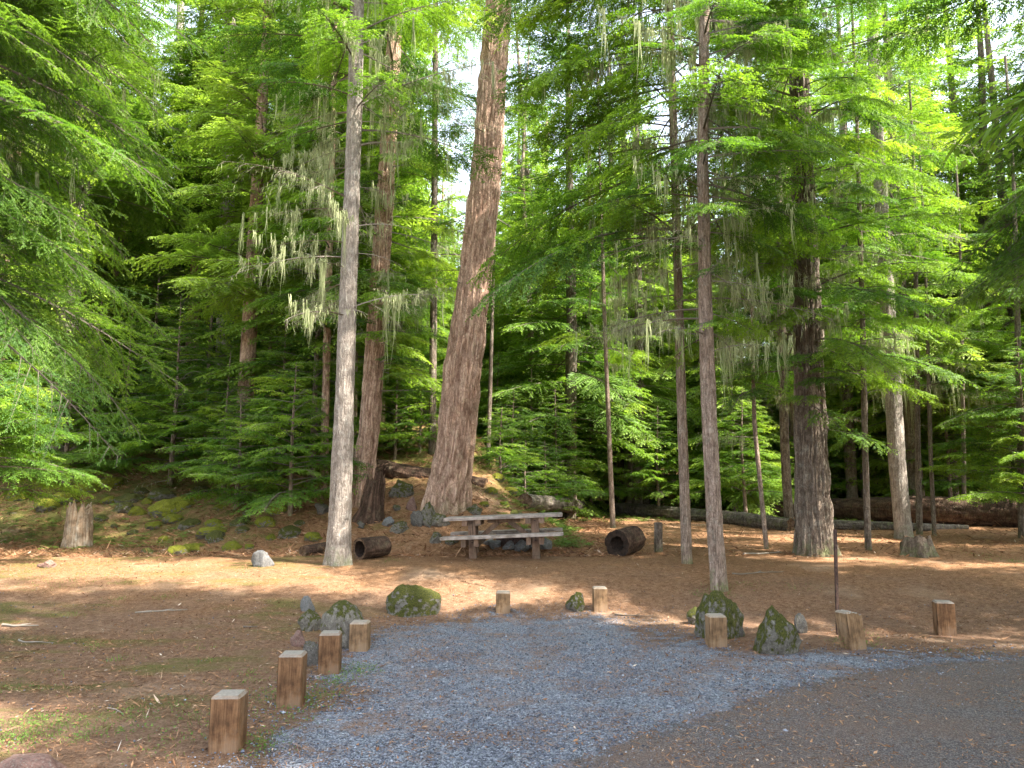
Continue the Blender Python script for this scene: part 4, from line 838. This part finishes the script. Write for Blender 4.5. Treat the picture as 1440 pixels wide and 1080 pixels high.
def young(px, Y, h, label, seed, spread=.34, low=.12, mats=BM, n=None, base_py=None, group=None, name='young_hemlock'):
    x = (px - 720) / F * Y * 1.0; z = Hs(x, Y); root = empty(name, label, 'tree', (x, Y, z), 0, group)
    r0 = .018 + .011 * h; P = [(0, 0, -.1), (.05 * math.sin(seed), .05, h * .5), (.02, 0, h)]
    V, Q, tn, C, r, T = tube(P, [r0, r0 * .6, .006], 18, .12, .004, 4, 2, seed, .2)
    obj('trunk', mesh('trunk', V.reshape(-1, 3), Q, [M['bark_brown']], None, {'tint': tn}, True), root)
    pf = path_fn(P); rad = lambda q: r0 * (1 - q / h)
    add_boughs(root, pf, rad, n or int(15 * h + 14), h * low, h * .98, lambda t: (spread * h * (1 - t) ** .75 + .25), seed, mats, pitch=(-.1, .3)); return root
YT = [(705, 20.4, 1.9, 'knee-high hemlock seedling right against the big fir, on the mossy rubble', .5), (738, 21.2, 1.7, 'small hemlock seedling above the near end of the long fallen log', .5), (590, 21.5, 2.6, 'small young hemlock just left of the big fir, above the brown log', .45), (335, 17.6, 2.7, 'spreading small hemlock above the bare grey rock', .48), (395, 19.3, 4.4, 'leafy young hemlock filling the gap left of the grey trunk', .36), (130, 24, 5.5, 'taller young hemlock at the top of the left slope, behind the stump', .32), (290, 24, 6.2, 'taller young hemlock at the top middle of the left slope', .32), (210, 26, 7, 'tall bushy young hemlock standing highest on the left crest', .3), (-62, 12.8, 5.8, 'bright pale-green young tree filling the left edge of the photo', .34), (-22, 15.8, 4.4, 'smaller pale-green young tree overlapping the left edge tree', .42), (243, 20.5, 5.0, 'bushy bright young hemlock highest on the middle of the left slope', .36),
      (175, 22.5, 4.4, 'young hemlock left of the bushy bright one on the slope', .36), (318, 19.5, 3.6, 'young hemlock leaning over the mossy boulders', .40), (412, 16.9, 3.3, 'low spreading young hemlock left of the grey trunk', .50), (440, 18.8, 6.5, 'taller dark young hemlock behind the grey trunk', .28),
      (372, 22.0, 6.0, 'slim young hemlock on the upper left slope', .3), (575, 22.5, 5.5, 'young hemlock growing between the reddish trunk and big fir', .30), (95, 20.5, 5.0, 'young hemlock behind the pale stump', .34), (722, 24.5, 3.2, 'low young hemlock on the mossy rubble right of the big fir', .42), (700, 28, 4.5, 'young hemlock close behind the right edge of the big fir', .36), (556, 21, 2.6, 'small young hemlock in the gap between the snag and the big fir', .45), (765, 23.5, 2.4, 'small young hemlock behind the near end of the long fallen log', .45), (780, 25, 4.2, 'young hemlock beyond the fallen log, right of the big fir', .36),
      (830, 29, 5.0, 'young hemlock farther back above the log round', .36), (925, 27, 3.8, 'young hemlock between dark pair and slim tree', .36), (1045, 24, 4.2, 'young hemlock behind the thin crooked tree', .36), (1160, 27.5, 4.4, 'young hemlock seen behind the stout fir', .36), (1440, 17.5, 4.6, 'bright young hemlock at the right edge above the huge log', .38), (1330, 25, 5.0, 'young hemlock behind the huge dark log', .36)]
for k, (px, Y, h, lab, sp) in enumerate(YT): young(px, Y, h, lab, 200 + k, sp, low=.27 if px < 0 else .10 if px < 450 or h < 3 else .2)

# near trees just outside the frame whose boughs hang into it
def side_tree(x, Y, h, label, seed, bark='bark_brown', r0=.2, lo=3.0, az=None, meshes=None, n=30, L=3.0, pitch=(-.45, -.05)):
    root = empty('hemlock_tree', label, 'tree', (x, Y, Hs(x, Y)))
    P = [(0, 0, -.1), (.1, .1, h * .4), (0, .1, h)]; V, Q, tn, C, r, T = tube(P, [r0, r0 * .75, .03], 40, .15, .02, 6, 1.2, seed, .3)
    obj('trunk', mesh('trunk', V.reshape(-1, 3), Q, [M[bark]], None, {'tint': tn}, True), root); pf = path_fn(P); rad = lambda q: r0 * (1 - q / h)
    g = random.Random(seed)
    for k in range(n):
        q = lo + (5.2 - lo + 3.2) * (k + g.random()) / n; ang = g.uniform(*az); s = L / 2.6 * g.uniform(.75, 1.15)
        obj('bough', NM[g.randrange(3)], root, (0, 0, q), (g.uniform(-.35, .35), -g.uniform(*pitch), ang), s)
    add_boughs(root, pf, rad, 50, 8.5, h - .5, lambda t: 3.0 * (1 - t) + .5, seed + 1, BMD)
    return root, pf, rad
root, pf, rad = side_tree(-6.2, 6.6, 17, 'dark overhanging hemlock whose near boughs droop into the upper left corner', 301, lo=3.7, az=(-.15, 1.2), n=44, L=3.0)
for k in range(8): obj('lichen', LM[k % 4], root, (.4 + .15 * k, .3 + .1 * k, 4.2 + .28 * k), (0, 0, .5), .9)
root, pf, rad = side_tree(8.6, 9.2, 17, 'dark overhanging hemlock whose boughs enter at the upper right corner', 302, lo=4.8, az=(2.2, 3.6), n=30, L=2.9)

# ---- background forest: each tree a trunk and a crown
def crown_array(h, h0, n, Lf, seed, src=COARSE):
    g = random.Random(seed); mb = MB(); a = 0
    for k in range(n):
        z = h0 + (h - h0) * ((k + g.random()) / n)
        if z > h * .72 and h > 12 and g.random() < .3: continue
        a += 2.4 + g.uniform(-.5, .5); L = Lf((z - h0) / (h - h0)) * g.uniform(.6, 1.25)
        c = min(range(4), key=lambda q: abs(CLS[q] - L)); V, Q, mi, at_ = src[(c, g.randrange(3))]
        m = np.array((Matrix.Rotation(a, 3, 'Z') @ Matrix.Rotation(-g.uniform(-.3, .12), 3, 'Y') @ Matrix.Rotation(g.uniform(-.25, .25), 3, 'X')) * (L / CLS[c]))
        mb.add(V @ m.T + np.array([0, 0, z]), Q, mi, np.clip(at_ + g.uniform(-.18, .18), 0, 1))
    V, Q, mi, a_ = mb.arrays(); return mesh('crown', V, Q, [M['needle_far'], M['twig']], mi, {'tint': a_})
def trunk_proto(h, r0, seed, bark):
    g = random.Random(seed); P = [(0, 0, -.4), (g.uniform(-.1, .1), g.uniform(-.1, .1), h * .3), (g.uniform(-.3, .3), 0, h * .7), (0, 0, h)]
    V, Q, tn, C, r, T = tube(P, [r0, r0 * .85, r0 * .5, .02], 20, .25, .015, 5, 1.2, seed, .35)
    return mesh('trunk', V.reshape(-1, 3), Q, [M[bark]], None, {'tint': tn}, True)
KINDS = []
for k, (h, h0, n, Lm) in enumerate([(19, 3.4, 170, 2.9), (22, 5.0, 170, 3.0), (17, 2.2, 170, 2.6), (24, 7.0, 160, 3.2), (20, 2.8, 150, 2.6)]):
    KINDS.append((trunk_proto(h, (.17, .24, .14, .30, .2)[k], k, ('bark_dark', 'bark_fir', 'bark_brown', 'bark_grey', 'bark_dark')[k]), crown_array(h, h0, n, lambda t, Lm=Lm: Lm * (1 - t) ** .8 + .35, 400 + k)))
YK = []
for k, (h, n, w) in enumerate([(5.0, 90, 1.8), (7.5, 130, 2.2), (3.0, 60, 1.3)]):
    YK.append((trunk_proto(h, .05 + .008 * h, 20 + k, 'bark_brown'), crown_array(h, h * .07, n, lambda t, w=w: w * (1 - t) ** .8 + .25, 450 + k)))
def put(x, y, kd, s, label, cat, group, name, lean=0):
    o = empty(name, label, cat, (x, y, Hs(x, y) - .05), random.random() * 6.28, group); o.scale = (s, s, s * random.uniform(.92, 1.1)); o.rotation_euler[0] = random.gauss(0, .025)
    obj('trunk', kd[0], o); obj('crown', kd[1], o)
placed = []
SKY = [(598, 668, 40), (1002, 1066, 40), (196, 216, 15), (1330, 1350, 10)]        # columns where the canopy opens
def free(x, y, dmin): return all((x - a) ** 2 + (y - b) ** 2 > dmin ** 2 for a, b in placed)
for k, (px, Y, kd) in enumerate([(745, 31, 2), (800, 27, 4), (830, 37, 0), (700, 44, 2), (1300, 30, 4), (1350, 34, 2), (1285, 25, 4), (1335, 27, 2), (1375, 29, 4), (1175, 36, 2), (775, 34, 4), (725, 36, 4),  (1255, 37, 0), (1205, 31, 4), (560, 30, 2), (465, 32, 4), (1040, 33, 2), (905, 34, 4), (150, 30, 2), (300, 33, 4)]):
    x = (px - 720) / F * Y; placed.append((x, Y)); put(x, Y, KINDS[kd], 1.15, 'tall leafy conifer in the dense wall of forest behind the clearing', 'tree', 'tall leafy trees closing the canopy', 'conifer')
g = random.Random(5); nt = 0; tries = 0
while nt < 215 and tries < 20000:
    tries += 1; y = 19.5 + 48 * g.random() ** .8; x = (g.random() * 2 - 1) * (y * .72 + 3)
    if not free(x, y, 1.7 + .01 * y): continue
    px = 720 + F * x / y
    if (y < 24 and -2.5 < x < 9) or (y < 28 and 3 < x < 16): continue
    kd = KINDS[g.randrange(5)]; sc_ = g.uniform(.85, 1.2)
    if any(a - m_ * .4 - 1000 / y < px < b + m_ * .4 + 1000 / y for a, b, m_ in SKY):
        if y < 33 or px > 1000: continue
        sc_ = (445 / F * y + 1.68 - Hs(x, y)) / 20 * g.uniform(.75, 1.0)
    placed.append((x, y)); nt += 1
    side = 'left' if px < 560 else 'right' if px > 900 else 'middle'
    dist = 'first rows' if y < 32 else 'depth'
    put(x, y, kd, sc_, {'left': 'tall conifer in the %s of the forest above the left slope', 'middle': 'tall conifer in the %s of the forest behind the picnic table', 'right': 'tall conifer in the %s of the forest beyond the fallen logs on the right'}[side] % dist, 'tree', 'forest trees, %s %s' % (side, dist), 'conifer')
nt = 0
while nt < 110 and tries < 40000:
    tries += 1; y = 23 + 36 * g.random(); x = (g.random() * 2 - 1) * (y * .70 + 2)
    if not free(x, y, 1.1): continue
    if y < 26 and x > -1: continue
    placed.append((x, y)); nt += 1; px = 720 + F * x / y; side = 'left' if px < 560 else 'right' if px > 900 else 'middle'
    put(x, y, YK[g.randrange(3)], g.uniform(.7, 1.15), {'left': 'young conifer with foliage to the ground in the left undergrowth', 'middle': 'young conifer with foliage to the ground beyond the table', 'right': 'young conifer with foliage to the ground beyond the right logs'}[side], 'tree', 'undergrowth conifers, ' + side, 'young_conifer')
# trees outside the frame that shade the clearing
SH = [(7.6, 2.4), (7.2, 4.6), (10.5, 0), (5.2, -1.5), (8.5, -3), (13, -4), (16.5, 1), (18, -5), (12, -8), (22, 16), (17, 17), (24, 10), (15, 11.5), (13.6, 7.0), (-12, 8), (20, 5)]
for k, (x, y) in enumerate(SH):
    put(x, y, KINDS[(k % 5) if k > 4 else 3 - 2 * (k % 2)], random.uniform(.95, 1.15), 'tall conifer standing beside the clearing, outside the photo', 'tree', 'trees around the camera', 'conifer')
# far forest: beyond the trees one can tell apart
mb = MB(); g = random.Random(77)
for k in range(420):
    y = 66 + 34 * g.random(); x = (g.random() * 2 - 1) * (y * .8); h = g.uniform(12, 24); z0 = Hs(x, y)
    n = 260; t = np.sqrt(np.array([g.random() for _ in range(n)])) ; t = 1 - t; aa = np.array([g.random() * 6.28 for _ in range(n)]); rr = (1 - t) ** .8 * 2.6 * np.array([g.uniform(.3, 1) for _ in range(n)])
    Pp = np.stack([x + np.cos(aa) * rr, y + np.sin(aa) * rr, z0 + 1 + h * t - rr * .2], 1); D = nrm(np.stack([np.cos(aa), np.sin(aa), 0 * aa - .25], 1))
    blades(mb, Pp, D, nrm(np.tile(Z, (n, 1)) + rng.normal(0, .4, (n, 3))), np.full(n, .9), np.full(n, .13), np.clip(rng.normal(.5, .2, n), 0, 1))
    ribbons(mb, np.array([[x, y, z0 - .3]]), Z[None].copy(), np.array([h * .8]), np.array([0.]), np.array([.22]), np.array([.03]), 1, .3, 2)
V, Q, mi, a = mb.arrays(); kind(obj('far_forest', mesh('far_forest', V, Q, [M['needle_far'], M['twig']], mi, {'tint': a})), 'stuff')

# ================================================================== LIGHT, CAMERA
EL = R(52); d = Vector((.85, -.45, 0)).normalized() * math.cos(EL); d.z = math.sin(EL)
sun = bpy.data.lights.new('sun', 'SUN'); sun.energy = 4.3; sun.angle = R(.53); sun.color = (1, .94, .84)
so = bpy.data.objects.new('sun', sun); COL.objects.link(so); so.rotation_mode = 'QUATERNION'; so.rotation_quaternion = d.to_track_quat('Z', 'Y'); so.location = (30, 15, 40)
w = bpy.data.worlds.new('World'); scene.world = w; w.use_nodes = True; nt_ = w.node_tree; nt_.nodes.clear()
sk = nt_.nodes.new('ShaderNodeTexSky'); sk.sky_type = 'NISHITA'; sk.sun_disc = False; sk.sun_elevation = EL; sk.sun_rotation = math.atan2(d.x, d.y); sk.air_density = 1.0; sk.dust_density = 1.5
bg = nt_.nodes.new('ShaderNodeBackground'); bg.inputs['Strength'].default_value = .15; ou = nt_.nodes.new('ShaderNodeOutputWorld')
hs = nt_.nodes.new('ShaderNodeHueSaturation'); hs.inputs['Saturation'].default_value = .5; hs.inputs['Value'].default_value = 1.15; nt_.links.new(sk.outputs[0], hs.inputs['Color']); nt_.links.new(hs.outputs[0], bg.inputs[0]); nt_.links.new(bg.outputs[0], ou.inputs[0])
cam = bpy.data.cameras.new('camera'); cam.lens = 27.5; cam.sensor_width = 36; cam.clip_end = 600; co = bpy.data.objects.new('camera', cam); COL.objects.link(co)
co.location = (0, 0, CAMZ); co.rotation_euler = (R(90) + PITCH, 0, 0); scene.camera = co
scene.view_settings.view_transform = 'Standard'; scene.view_settings.look = 'None'; scene.view_settings.exposure = 2.5; scene.view_settings.gamma = 1
scene.render.engine = 'CYCLES'; scene.cycles.max_bounces = 10; scene.cycles.diffuse_bounces = 8; scene.cycles.transmission_bounces = 8; scene.cycles.transparent_max_bounces = 6; scene.cycles.glossy_bounces = 1
scene.cycles.caustics_reflective = False; scene.cycles.caustics_refractive = False; scene.cycles.use_denoising = True; scene.render.use_persistent_data = False
